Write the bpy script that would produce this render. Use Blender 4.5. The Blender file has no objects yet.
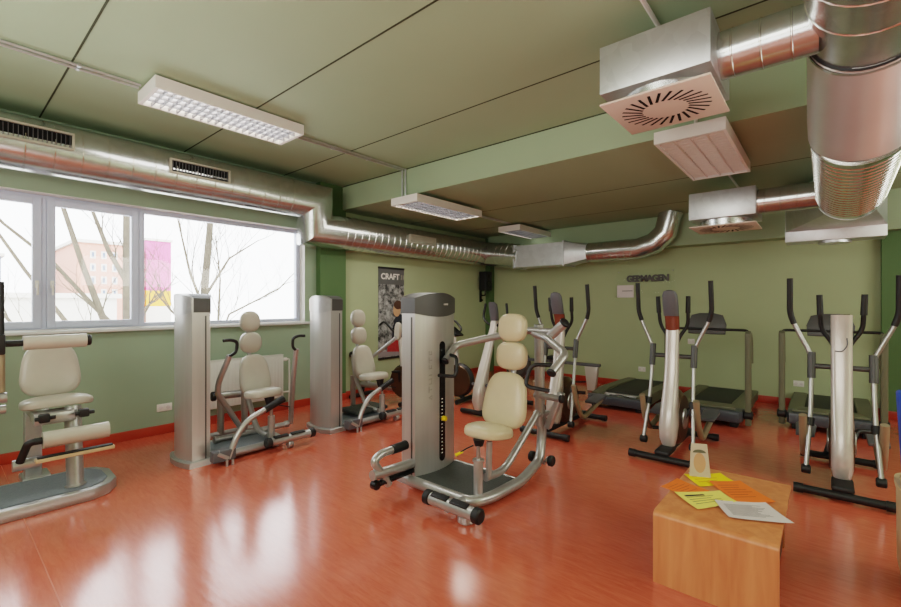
import bpy, bmesh, math, random
from mathutils import Vector as V, Matrix as Mx
random.seed(7)
col = bpy.context.scene.collection
R = math.radians
PI = math.pi

# ------------------------------------------------------------------ materials
def srgb(r, g, b):
    def f(c):
        c /= 255.0
        return c / 12.92 if c <= .04045 else ((c + .055) / 1.055) ** 2.4
    return (f(r), f(g), f(b), 1)

def new_mat(name):
    m = bpy.data.materials.new(name); m.use_nodes = True
    nt = m.node_tree
    return m, nt, nt.nodes['Principled BSDF']

def mat(name, c, rough=.5, metal=0, noise=0, nscale=8, bump=0, bscale=60, spec=.5, emit=0, stretch=None, coat=0):
    m, nt, b = new_mat(name)
    b.inputs['Base Color'].default_value = c
    b.inputs['Roughness'].default_value = rough
    b.inputs['Metallic'].default_value = metal
    b.inputs['Specular IOR Level'].default_value = spec
    if coat:
        b.inputs['Coat Weight'].default_value = coat
        b.inputs['Coat Roughness'].default_value = .15
    if emit:
        b.inputs['Emission Color'].default_value = c
        b.inputs['Emission Strength'].default_value = emit
    tc = nt.nodes.new('ShaderNodeTexCoord'); src = tc.outputs['Object']
    if stretch:
        mp = nt.nodes.new('ShaderNodeMapping'); mp.inputs['Scale'].default_value = stretch
        nt.links.new(src, mp.inputs['Vector']); src = mp.outputs['Vector']
    if noise:
        n = nt.nodes.new('ShaderNodeTexNoise'); n.inputs['Scale'].default_value = nscale
        n.inputs['Detail'].default_value = 5
        nt.links.new(src, n.inputs['Vector'])
        r = nt.nodes.new('ShaderNodeValToRGB')
        d = [max(0, x * (1 - noise)) for x in c[:3]] + [1]; u = [min(1, x * (1 + noise)) for x in c[:3]] + [1]
        r.color_ramp.elements[0].color = d; r.color_ramp.elements[1].color = u
        r.color_ramp.elements[0].position = .3; r.color_ramp.elements[1].position = .7
        nt.links.new(n.outputs['Fac'], r.inputs['Fac']); nt.links.new(r.outputs['Color'], b.inputs['Base Color'])
    if bump:
        n2 = nt.nodes.new('ShaderNodeTexNoise'); n2.inputs['Scale'].default_value = bscale
        nt.links.new(src, n2.inputs['Vector'])
        bp = nt.nodes.new('ShaderNodeBump'); bp.inputs['Strength'].default_value = bump; bp.inputs['Distance'].default_value = .01
        nt.links.new(n2.outputs['Fac'], bp.inputs['Height']); nt.links.new(bp.outputs['Normal'], b.inputs['Normal'])
    return m

M = {}
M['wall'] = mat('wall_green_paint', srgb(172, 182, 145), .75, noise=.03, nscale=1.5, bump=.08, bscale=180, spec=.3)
M['wall_backlit'] = mat('wall_green_paint_backlit', srgb(150, 168, 144), .7, noise=.03, nscale=1.5, bump=.08, bscale=180, spec=.3)  # same wall green, darkened in the colour for the window's backlight
M['ceiling'] = mat('ceiling_green_paint', srgb(160, 177, 146), .6, noise=.03, nscale=1.2, bump=.06, bscale=150, spec=.3)
M['pilaster'] = mat('dark_green_paint', srgb(86, 112, 72), .6, noise=.03, nscale=2, spec=.3)
M['skirting'] = mat('red_skirting', srgb(176, 62, 36), .35, noise=.05, nscale=6)
M['seam'] = mat('dark_panel_joint', srgb(60, 66, 46), .9)
M['white'] = mat('white_lacquer', srgb(232, 228, 222), .4, noise=.02)
M['frame'] = mat('grey_white_window_plastic', srgb(196, 202, 220), .35, noise=.02)
M['sill'] = mat('sill_laminate', srgb(214, 216, 214), .35, noise=.02)
M['radiator'] = mat('radiator_enamel', srgb(216, 216, 208), .35, noise=.02)
M['silver'] = mat('silver_powder_coat', srgb(182, 181, 180), .3, metal=.65, noise=.05, nscale=30)
M['tower'] = mat('brushed_silver_shell', srgb(192, 190, 188), .32, metal=.6, noise=.05, nscale=25, stretch=(1, 1, .05))
M['chrome'] = mat('satin_chrome', srgb(176, 174, 172), .3, metal=.8, noise=.02)
M['darkcap'] = mat('dark_grey_plastic', srgb(74, 74, 74), .4, noise=.05)
M['slate'] = mat('slate_plastic', srgb(92, 92, 98), .45, noise=.05)
M['black'] = mat('black_rubber', srgb(26, 26, 28), .5, noise=.1, nscale=20)
M['blackgloss'] = mat('black_gloss', srgb(12, 12, 13), .25, noise=.05)
M['cream'] = mat('cream_vinyl', srgb(208, 192, 160), .35, noise=.03, nscale=10, bump=.1, bscale=220, coat=.2)
M['ivory'] = mat('ivory_vinyl', srgb(188, 182, 169), .38, noise=.03, nscale=10, bump=.1, bscale=220, coat=.2)
M['mat'] = mat('ribbed_rubber_mat', srgb(70, 74, 72), .6, noise=.15, nscale=60, bump=.3, bscale=200)
M['matlight'] = mat('grey_step_mat', srgb(120, 128, 136), .5, noise=.1, nscale=60, bump=.2, bscale=200)
M['pearl'] = mat('pearl_white_plastic', srgb(206, 198, 192), .28, metal=.25, noise=.03, nscale=6, coat=.4)
M['redplastic'] = mat('dark_red_translucent_plastic', srgb(124, 66, 50), .25, noise=.08)
M['bronze'] = mat('bronze_tube', srgb(166, 150, 124), .4, metal=.4, noise=.05)
M['flywheel'] = mat('brown_flywheel_cover', srgb(92, 70, 52), .3, metal=.5, noise=.12, nscale=8)
M['olive'] = mat('olive_grey_plastic', srgb(104, 104, 84), .45, noise=.05)
M['hood'] = mat('blue_grey_plastic', srgb(72, 76, 84), .35, noise=.05)
M['belt'] = mat('running_belt', srgb(54, 56, 52), .6, noise=.1, nscale=40, bump=.15, bscale=300)
M['yellow'] = mat('yellow_plastic', srgb(240, 200, 30), .4, noise=.03)
M['ventpink'] = mat('swirl_plate_enamel', srgb(226, 208, 196), .45, noise=.02)
M['grille'] = mat('grille_beige', srgb(170, 164, 146), .45, metal=.2, noise=.03)
M['louvre'] = mat('anodised_louvre', srgb(150, 150, 156), .3, metal=.8, noise=.03)
M['painted_shade'] = mat('painted_louvre_shade', srgb(120, 92, 86), .6)  # dark tone standing for shade inside the unlit fixture
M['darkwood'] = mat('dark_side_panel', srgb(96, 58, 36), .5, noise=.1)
M['void'] = mat('dark_opening', srgb(10, 10, 9), .9)
M['bluemat'] = mat('blue_foam', srgb(40, 82, 190), .6, noise=.06)
M['beige'] = mat('beige_plastic', srgb(206, 178, 140), .5, noise=.05)
M['signgrey'] = mat('sign_letter_grey', srgb(84, 80, 76), .4, noise=.03)
M['paper_white'] = mat('white_paper', srgb(222, 212, 212), .7, noise=.02)
M['paper_yellow'] = mat('yellow_paper', srgb(252, 224, 20), .7, noise=.02)
M['paper_lemon'] = mat('pale_yellow_paper', srgb(246, 232, 120), .7, noise=.02)
M['paper_orange'] = mat('orange_paper', srgb(255, 122, 48), .7, noise=.02)
M['ink'] = mat('printing_ink', srgb(60, 50, 46), .7)
M['ink_grey'] = mat('grey_printing_ink', srgb(150, 142, 144), .7)
M['ink_orange'] = mat('brown_printing_ink', srgb(200, 88, 30), .7)
M['skin'] = mat('printed_skin', srgb(206, 160, 122), .7, noise=.06)
M['hair'] = mat('printed_hair', srgb(86, 58, 42), .7, noise=.1, nscale=40)
M['jacket'] = mat('printed_jacket', srgb(44, 50, 60), .7, noise=.2, nscale=20)
M['redprint'] = mat('printed_red', srgb(170, 50, 50), .7, noise=.2, nscale=20)
M['banner_top'] = mat('banner_grey', srgb(96, 96, 96), .6, noise=.05)
M['bark'] = mat('bark', srgb(88, 80, 68), .9, noise=.15, nscale=6)
M['ext_white'] = mat('pale_render', srgb(196, 192, 184), .9, noise=.02)
M['ext_salmon'] = mat('salmon_render', srgb(196, 138, 122), .9, noise=.03)
M['ext_peach'] = mat('peach_render', srgb(250, 214, 184), .9, noise=.03)
M['ext_magenta'] = mat('magenta_panel', srgb(190, 92, 140), .8, noise=.03)
M['ext_yellow'] = mat('yellow_panel', srgb(206, 150, 60), .8, noise=.03)
M['ext_window'] = mat('pale_blue_window', srgb(96, 108, 128), .3, noise=.05)
M['ext_ground'] = mat('pale_pavement', srgb(214, 212, 206), .9, noise=.05)
M['ext_grey'] = mat('grey_blue_render', srgb(120, 128, 146), .9, noise=.1, nscale=2)

def galv(name, c, rough, scale=14, amount=.16):
    m, nt, b = new_mat(name)
    tc = nt.nodes.new('ShaderNodeTexCoord')
    vo = nt.nodes.new('ShaderNodeTexVoronoi'); vo.inputs['Scale'].default_value = scale
    nt.links.new(tc.outputs['Object'], vo.inputs['Vector'])
    r = nt.nodes.new('ShaderNodeValToRGB')
    r.color_ramp.elements[0].color = [x * (1 - amount) for x in c[:3]] + [1]
    r.color_ramp.elements[1].color = [min(1, x * (1 + amount)) for x in c[:3]] + [1]
    nt.links.new(vo.outputs['Color'], r.inputs['Fac']); nt.links.new(r.outputs['Color'], b.inputs['Base Color'])
    b.inputs['Metallic'].default_value = .92; b.inputs['Roughness'].default_value = rough
    return m
M['galv'] = galv('galvanised_sheet', srgb(206, 208, 208), .24, 14, .08)
M['galvdull'] = galv('dull_galvanised_sheet', srgb(206, 208, 210), .4, 14, .07)
M['galvbright'] = mat('bright_sheet_steel', srgb(226, 226, 224), .3, metal=.7, noise=.04, nscale=3)
M['galvring'] = mat('galvanised_ridge', srgb(214, 212, 206), .22, metal=1, noise=.04)

def floor_mat():
    m, nt, b = new_mat('red_marbled_linoleum')
    tc = nt.nodes.new('ShaderNodeTexCoord')
    mp = nt.nodes.new('ShaderNodeMapping'); mp.inputs['Scale'].default_value = (1.2, 7, 1)
    nt.links.new(tc.outputs['Object'], mp.inputs['Vector'])
    n = nt.nodes.new('ShaderNodeTexNoise'); n.inputs['Scale'].default_value = 5; n.inputs['Detail'].default_value = 8
    n.inputs['Roughness'].default_value = .7; n.inputs['Distortion'].default_value = .8
    nt.links.new(mp.outputs['Vector'], n.inputs['Vector'])
    r = nt.nodes.new('ShaderNodeValToRGB')
    e = r.color_ramp.elements
    e[0].position = .3; e[0].color = srgb(196, 86, 62)
    e[1].position = .72; e[1].color = srgb(218, 112, 86)
    nt.links.new(n.outputs['Fac'], r.inputs['Fac']); nt.links.new(r.outputs['Color'], b.inputs['Base Color'])
    n2 = nt.nodes.new('ShaderNodeTexNoise'); n2.inputs['Scale'].default_value = 3.0; n2.inputs['Detail'].default_value = 3
    nt.links.new(mp.outputs['Vector'], n2.inputs['Vector'])
    bp = nt.nodes.new('ShaderNodeBump'); bp.inputs['Strength'].default_value = .05; bp.inputs['Distance'].default_value = .02
    nt.links.new(n2.outputs['Fac'], bp.inputs['Height']); nt.links.new(bp.outputs['Normal'], b.inputs['Normal'])
    mr = nt.nodes.new('ShaderNodeMapRange'); mr.inputs['To Min'].default_value = .15; mr.inputs['To Max'].default_value = .22
    nt.links.new(n.outputs['Fac'], mr.inputs['Value']); nt.links.new(mr.outputs['Result'], b.inputs['Roughness'])
    b.inputs['Specular IOR Level'].default_value = .75
    b.inputs['Coat Weight'].default_value = .5; b.inputs['Coat Roughness'].default_value = .16
    return m
M['floor'] = floor_mat()

def wood_mat():
    m, nt, b = new_mat('beech_laminate')
    tc = nt.nodes.new('ShaderNodeTexCoord')
    mp = nt.nodes.new('ShaderNodeMapping'); mp.inputs['Scale'].default_value = (9, 9, .9)
    nt.links.new(tc.outputs['Object'], mp.inputs['Vector'])
    n = nt.nodes.new('ShaderNodeTexNoise'); n.inputs['Scale'].default_value = 2.2; n.inputs['Detail'].default_value = 6; n.inputs['Distortion'].default_value = .5
    nt.links.new(mp.outputs['Vector'], n.inputs['Vector'])
    r = nt.nodes.new('ShaderNodeValToRGB'); e = r.color_ramp.elements
    e[0].position = .3; e[0].color = srgb(204, 120, 76); e[1].position = .7; e[1].color = srgb(224, 146, 98)
    nt.links.new(n.outputs['Fac'], r.inputs['Fac']); nt.links.new(r.outputs['Color'], b.inputs['Base Color'])
    b.inputs['Roughness'].default_value = .35
    return m
M['wood'] = wood_mat()

def glass_mat(name, tint=(1, 1, 1, 1), refl=1.0):
    m = bpy.data.materials.new(name); m.use_nodes = True; nt = m.node_tree; nt.nodes.clear()
    o = nt.nodes.new('ShaderNodeOutputMaterial'); mix = nt.nodes.new('ShaderNodeMixShader')
    t = nt.nodes.new('ShaderNodeBsdfTransparent'); t.inputs['Color'].default_value = tint
    g = nt.nodes.new('ShaderNodeBsdfGlossy'); g.inputs['Roughness'].default_value = .03
    f = nt.nodes.new('ShaderNodeFresnel'); f.inputs['IOR'].default_value = 1.45
    k = nt.nodes.new('ShaderNodeMath'); k.operation = 'MULTIPLY'; k.inputs[1].default_value = refl
    nt.links.new(f.outputs['Fac'], k.inputs[0]); nt.links.new(k.outputs[0], mix.inputs['Fac'])
    nt.links.new(t.outputs['BSDF'], mix.inputs[1]); nt.links.new(g.outputs['BSDF'], mix.inputs[2])
    nt.links.new(mix.outputs['Shader'], o.inputs['Surface'])
    return m
M['glass'] = glass_mat('window_glass')
M['acrylic'] = glass_mat('clear_acrylic', (.985, .99, .985, 1), .08)

def banner_mat():
    m, nt, b = new_mat('banner_snow_print')
    tc = nt.nodes.new('ShaderNodeTexCoord')
    n = nt.nodes.new('ShaderNodeTexNoise'); n.inputs['Scale'].default_value = 7; n.inputs['Detail'].default_value = 9; n.inputs['Roughness'].default_value = .75
    nt.links.new(tc.outputs['Object'], n.inputs['Vector'])
    r = nt.nodes.new('ShaderNodeValToRGB'); e = r.color_ramp.elements
    e[0].position = .42; e[0].color = srgb(44, 46, 48); e[1].position = .6; e[1].color = srgb(186, 186, 184)
    nt.links.new(n.outputs['Fac'], r.inputs['Fac']); nt.links.new(r.outputs['Color'], b.inputs['Base Color'])
    b.inputs['Roughness'].default_value = .6
    return m
M['banner'] = banner_mat()

# ------------------------------------------------------------------ mesh builder
def basis(d):
    d = d.normalized()
    u = V((0, 0, 1)) if abs(d.z) < .9 else V((0, 1, 0))
    x = u.cross(d).normalized()
    return x, d.cross(x).normalized()

def fillet(pts, r, n=6):
    pts = [V(p) for p in pts]
    if r <= 0 or len(pts) < 3: return pts
    out = [pts[0]]
    for i in range(1, len(pts) - 1):
        a, b, c = pts[i - 1], pts[i], pts[i + 1]
        d1, d2 = (a - b), (c - b)
        k = min(r, d1.length * .48, d2.length * .48)
        p, q = b + d1.normalized() * k, b + d2.normalized() * k
        for j in range(n + 1):
            t = j / n
            out.append(p * (1 - t) ** 2 + b * 2 * t * (1 - t) + q * t * t)
    out.append(pts[-1])
    return out

class MB:
    def __init__(s): s.bm = bmesh.new()
    def faces(s, vs, fs):
        v = [s.bm.verts.new(p) for p in vs]
        out = []
        for f in fs:
            try: out.append(s.bm.faces.new([v[i] for i in f]))
            except ValueError: pass
        return v, out
    def box(s, c, d, rot=None, bev=0, seg=2):
        c = V(c); m = rot if rot is not None else Mx.Identity(3)
        vs = [c + m @ V((x * d[0] / 2, y * d[1] / 2, z * d[2] / 2)) for z in (-1, 1) for y in (-1, 1) for x in (-1, 1)]
        v, f = s.faces(vs, [(0, 2, 3, 1), (4, 5, 7, 6), (0, 1, 5, 4), (2, 6, 7, 3), (0, 4, 6, 2), (1, 3, 7, 5)])
        if bev:
            es = list({e for q in f for e in q.edges})
            bmesh.ops.bevel(s.bm, geom=es, offset=bev, segments=seg, affect='EDGES', profile=.5)
        return s
    def bb(s, lo, hi, bev=0):
        return s.box([(a + b) / 2 for a, b in zip(lo, hi)], [abs(b - a) for a, b in zip(lo, hi)], bev=bev)
    def tube(s, pts, r, fil=0, seg=12, caps=True, n=6, flat=None):
        """round tube along pts; r is a number or one radius per point; mitred joints"""
        P = fillet(pts, fil, n); k = len(P)
        rad = r if isinstance(r, (list, tuple)) else [r] * k
        if len(rad) != k: rad = [rad[0] + (rad[-1] - rad[0]) * i / (k - 1) for i in range(k)]
        dirs = [(P[i + 1] - P[i]).normalized() for i in range(k - 1)]
        x, y = basis(dirs[0])
        rings = []
        for i in range(k):
            din = dirs[max(0, i - 1)]; dout = dirs[min(i, k - 2)]
            if i:  # transport frame
                ax = dirs[max(0, i - 2)].cross(din) if i > 1 else V((0, 0, 0))
                if ax.length > 1e-7:
                    q = dirs[i - 2].rotation_difference(din)
                    x = q @ x; y = q @ y
            nrm = (din + dout).normalized() if 0 < i < k - 1 else (din if i else dout)
            ring = []
            for j in range(seg):
                a = 2 * PI * j / seg
                o = (x * math.cos(a) + y * math.sin(a)) * rad[i]
                den = din.dot(nrm)
                t = -o.dot(nrm) / den if abs(den) > .15 else 0
                ring.append(s.bm.verts.new(P[i] + o + din * t))
            rings.append(ring)
        for a, b in zip(rings, rings[1:]):
            for j in range(seg):
                s.bm.faces.new((a[j], a[(j + 1) % seg], b[(j + 1) % seg], b[j]))
        if caps:
            s.bm.faces.new(list(reversed(rings[0]))); s.bm.faces.new(rings[-1])
        return s
    def cyl(s, a, b, r, r2=None, seg=20):
        return s.tube([a, b], [r, r if r2 is None else r2], seg=seg)
    def disc(s, c, axis, r, t, seg=28, bev=.2):
        """rounded-edge disc centred at c"""
        ax = V(axis).normalized(); c = V(c); e = min(t * .45, r * bev)
        return s.tube([c - ax * t / 2, c - ax * (t / 2 - e), c + ax * (t / 2 - e), c + ax * t / 2], [r - e, r, r, r - e], seg=seg)
    def prism(s, poly, o, ux, uy, depth, bev=0):
        o, ux, uy = V(o), V(ux), V(uy); w = ux.cross(uy).normalized() * depth
        a = [s.bm.verts.new(o + ux * p[0] + uy * p[1]) for p in poly]
        b = [s.bm.verts.new(o + ux * p[0] + uy * p[1] + w) for p in poly]
        n = len(poly); fs = [s.bm.faces.new(list(reversed(a))), s.bm.faces.new(b)]
        for i in range(n): fs.append(s.bm.faces.new((a[i], a[(i + 1) % n], b[(i + 1) % n], b[i])))
        if bev:
            es = list({e for f in fs[:2] for e in f.edges})
            bmesh.ops.bevel(s.bm, geom=es, offset=bev, segments=2, affect='EDGES', profile=.5)
        return s
    def pad(s, c, ux, uy, w, h, t, n=3.2, taper=0, dome=.25, seg=40, wave=0):
        """upholstered cushion: back face centred on c, width along ux, height along uy, thickness along ux x uy"""
        c, ux, uy = V(c), V(ux).normalized(), V(uy).normalized(); uz = ux.cross(uy)
        prof = [(.0, 0), (.93, 0), (.985, .1), (1, .28), (1, .5), (.975, .68), (.91, .8), (.78, .9), (.55, .97), (.3, 1.0)]
        rings = []
        for k, z in prof[1:]:
            ring = []
            for j in range(seg):
                a = 2 * PI * j / seg
                cx, sy = math.cos(a), math.sin(a)
                x = w / 2 * math.copysign(abs(cx) ** (2 / n), cx); y = h / 2 * math.copysign(abs(sy) ** (2 / n), sy)
                x *= 1 + taper * (y / (h / 2))
                zz = z * t + wave * (y / (h / 2)) ** 2
                ring.append(s.bm.verts.new(c + ux * x * k + uy * y * k + uz * zz))
            rings.append(ring)
        for a, b in zip(rings, rings[1:]):
            for j in range(seg): s.bm.faces.new((a[j], a[(j + 1) % seg], b[(j + 1) % seg], b[j]))
        s.bm.faces.new(list(reversed(rings[0]))); s.bm.faces.new(rings[-1])
        return s
    def loft(s, rings, cap=True):
        rr = [[s.bm.verts.new(p) for p in r] for r in rings]; n = len(rr[0])
        for a, b in zip(rr, rr[1:]):
            for j in range(n): s.bm.faces.new((a[j], a[(j + 1) % n], b[(j + 1) % n], b[j]))
        if cap: s.bm.faces.new(list(reversed(rr[0]))); s.bm.faces.new(rr[-1])
        return s
    def build(s, name, m, parent=None, label=None, ang=38):
        bmesh.ops.recalc_face_normals(s.bm, faces=s.bm.faces[:])
        me = bpy.data.meshes.new(name); s.bm.to_mesh(me); s.bm.free()
        for p in me.polygons: p.use_smooth = True
        me.set_sharp_from_angle(angle=R(ang))
        me.materials.append(M[m] if isinstance(m, str) else m)
        o = bpy.data.objects.new(name, me); col.objects.link(o)
        if parent: o.parent = parent
        if label: o['label'] = label
        return o

def text_obj(name, txt, size, m, parent, mtx, ext=.002, space=1.0, offset=0.0):
    cu = bpy.data.curves.new(name, 'FONT'); cu.body = txt; cu.size = size; cu.extrude = ext
    cu.align_x = 'CENTER'; cu.align_y = 'CENTER'; cu.space_character = space; cu.offset = offset
    t = bpy.data.objects.new(name + '_src', cu); col.objects.link(t)
    dg = bpy.context.evaluated_depsgraph_get()
    me = bpy.data.meshes.new_from_object(t.evaluated_get(dg))
    bpy.data.objects.remove(t); bpy.data.curves.remove(cu)
    me.transform(mtx); me.materials.clear(); me.materials.append(M[m])
    o = bpy.data.objects.new(name, me); col.objects.link(o); o.parent = parent
    return o

def tag(o, label, cat, group=None, kind=None):
    o['label'] = label; o['category'] = cat
    if group: o['group'] = group
    if kind: o['kind'] = kind
    return o
def thing(name, label, cat, loc=(0, 0, 0), rz=0, group=None):
    o = bpy.data.objects.new(name, None); col.objects.link(o)
    o.empty_display_size = .1
    o.location = loc; o.rotation_euler = (0, 0, rz)
    return tag(o, label, cat, group)
def struct(name, mb, m, parent=None, label=None):
    o = mb.build(name, m, parent)
    if parent is None: o['kind'] = 'structure'
    if label: o['label'] = label
    return o
def dup(root, loc, label, group=None, rz=None):
    r = root.copy(); col.objects.link(r); r.location = loc; r['label'] = label
    if group: r['group'] = group
    if rz is not None: r.rotation_euler = (0, 0, rz)
    for ch in list(root.children):
        c = ch.copy(); col.objects.link(c); c.parent = r
        for g in list(ch.children):
            d = g.copy(); col.objects.link(d); d.parent = c
    return r

# ------------------------------------------------------------------ room shell
WX, BY, RX, FY = -5.64, 7.93, 3.4, -3.0        # left wall, back wall, right wall, front wall
ZC, ZL, YB = 3.2, 2.85, 4.0                    # upper ceiling, lower ceiling, beam face
WZ0, WZ1, WY0, WY1 = 1.19, 2.50, -1.55, 3.44   # window opening
struct('floor', MB().bb((WX - .3, FY - .2, -.12), (RX + .2, BY + .2, 0)), 'floor')
MBc = MB().bb((WX - .3, FY - .2, ZC), (RX + .2, YB + .02, ZC + .15))
struct('ceiling', MBc, 'ceiling')
struct('trim_1', MB().bb((WX - .01, YB, ZL), (RX, BY + .2, ZC + .15)), 'ceiling', label='lowered green ceiling with beam face')
struct('trim_2', MB().bb((WX + .2, 7.62, 2.36), (RX, BY, ZL)), 'ceiling', label='green beam along the top of the back wall')
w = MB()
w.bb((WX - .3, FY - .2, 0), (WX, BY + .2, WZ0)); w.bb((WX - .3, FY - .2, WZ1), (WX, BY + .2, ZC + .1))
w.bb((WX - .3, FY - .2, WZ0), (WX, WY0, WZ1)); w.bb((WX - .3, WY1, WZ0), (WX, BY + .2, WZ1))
struct('wall_left', w, 'wall_backlit')
struct('wall_left_far', MB().bb((WX - .02, 4.06, 0), (WX + .012, BY, ZL)), 'wall', label='olive green far half of the left wall')
struct('wall_back', MB().bb((WX, BY, 0), (RX + .2, BY + .2, ZL)), 'wall')
struct('wall_right', MB().bb((RX, FY - .2, 0), (RX + .2, BY, ZC)), 'wall')
struct('wall_front', MB().bb((WX, FY - .2, 0), (RX, FY, ZC)), 'wall')
struct('trim_3', MB().bb((WX, 3.62, 0), (WX + .11, 4.06, ZL + .36)), 'pilaster', label='dark green pilaster beside the window')
struct('trim_4', MB().bb((WX, 7.78, 0), (WX + .14, BY, ZL)), 'pilaster', label='dark green strip in the far corner')
struct('trim_5', MB().bb((.53, 7.80, 0), (RX, BY, ZL)), 'pilaster', label='dark green pilaster at the right end of the back wall')
sk = MB().bb((WX, FY, 0), (WX + .018, 3.62, .1), bev=.004)
sk.bb((WX + .11, 3.62, 0), (WX + .128, 4.06, .1), bev=.004); sk.bb((WX + .012, 4.06, 0), (WX + .03, 7.78, .1), bev=.004)
struct('baseboard_left', sk, 'skirting')
struct('baseboard_back', MB().bb((WX + .14, BY - .018, 0), (.53, BY, .1), bev=.004).bb((.53, 7.782, 0), (RX, 7.80, .1), bev=.004), 'skirting')
s = MB()
for y in (-1.8, -.57, .66, 1.89, 3.12): s.bb((WX, y - .006, ZC - .003), (RX, y + .006, ZC + .01))
struct('trim_6', s, 'seam', label='dark joints between ceiling panels')
s = MB()
for y in (5.45, 6.7): s.bb((WX + .1, y - .004, ZL - .002), (RX, y + .004, ZL + .01))
s.bb((WX + .1, YB - .003, ZC - .012), (RX, YB + .002, ZC + .003))
struct('trim_7', s, 'seam', label='fine joints in the lowered ceiling')
s = MB()
for y in (.405,): s.bb((WX, y - .003, 0), (RX, y + .003, .0006))
struct('trim_8', s, mat('weld_seam', srgb(204, 104, 76), .4), label='welded seams in the linoleum')

# window: sill, fixed frame, three lights
FX = WX - .16
def rect_frame(mb, y0, y1, z0, z1, wd, x0, x1, bev=.008):
    mb.bb((x0, y0, z0), (x1, y0 + wd, z1), bev); mb.bb((x0, y1 - wd, z0), (x1, y1, z1), bev)
    mb.bb((x0, y0 + wd * .9, z0), (x1, y1 - wd * .9, z0 + wd), bev); mb.bb((x0, y0 + wd * .9, z1 - wd), (x1, y1 - wd * .9, z1), bev)
    return mb
win = thing('window_1', '', '', (0, 0, 0)); win['kind'] = 'structure'
del win['label']; del win['category']
rect_frame(MB(), WY0, WY1, WZ0, WZ1, .05, FX - .05, FX + .03).build('window_frame', 'frame', win)
MB().bb((FX - .045, .705 - .02, WZ0 + .03), (FX + .035, .705 + .02, WZ1 - .03), .006).bb((FX - .045, 1.47, WZ0 + .03), (FX + .035, 1.535, WZ1 - .03), .006).build('mullion', 'frame', win)
for (a, b) in ((WY0 + .04, -.42), (-.4, .69), (.725, 1.48)):
    sa = rect_frame(MB(), a, b, WZ0 + .022, WZ1 - .03, .066, FX - .03, FX + .05).build('sash', 'frame', win)
    MB().bb((FX - .006, a + .055, WZ0 + .075), (FX, b - .055, WZ1 - .085)).build('pane', 'glass', sa)
MB().bb((FX - .006, 1.53, WZ0 + .045), (FX, WY1 - .045, WZ1 - .045)).build('pane', 'glass', win)
for y in (.655, .765):
    MB().bb((FX + .05, y - .014, 1.6), (FX + .06, y + .014, 1.67), .003).tube([(FX + .06, y, 1.635), (FX + .095, y, 1.635), (FX + .095, y, 1.53)], .009, .02).build('handle', 'white', win, 'white handle')
MB().bb((WX - .2, WY0, WZ0 - .03), (WX + .06, WY1 + .06, WZ0 + .004), .008).build('sill', 'sill', win)
rect_frame(MB(), WY0 + .0, WY1 - .001, WZ0 + .005, WZ1 - .0005, .004, FX + .03, WX - .001, 0).build('reveal', 'white', win)

# ------------------------------------------------------------------ strength machines
# machine frame: local x runs from the weight tower towards the seat, the user faces -y
def tower_rings(w, z, infl=0, t=.15, fb=.05, rb=.05, which='all'):
    n = 12; pts = []
    for i in range(n + 1):
        u = i / n; pts.append((fb * (1 - (2 * u - 1) ** 2) + infl, u * (w + 2 * infl) - infl))
    for i in range(n + 1):
        u = 1 - i / n; pts.append((-t - rb * (1 - (2 * u - 1) ** 2) - infl, u * (w + 2 * infl) - infl))
    return [V((x, y, z)) for x, y in pts]

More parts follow.
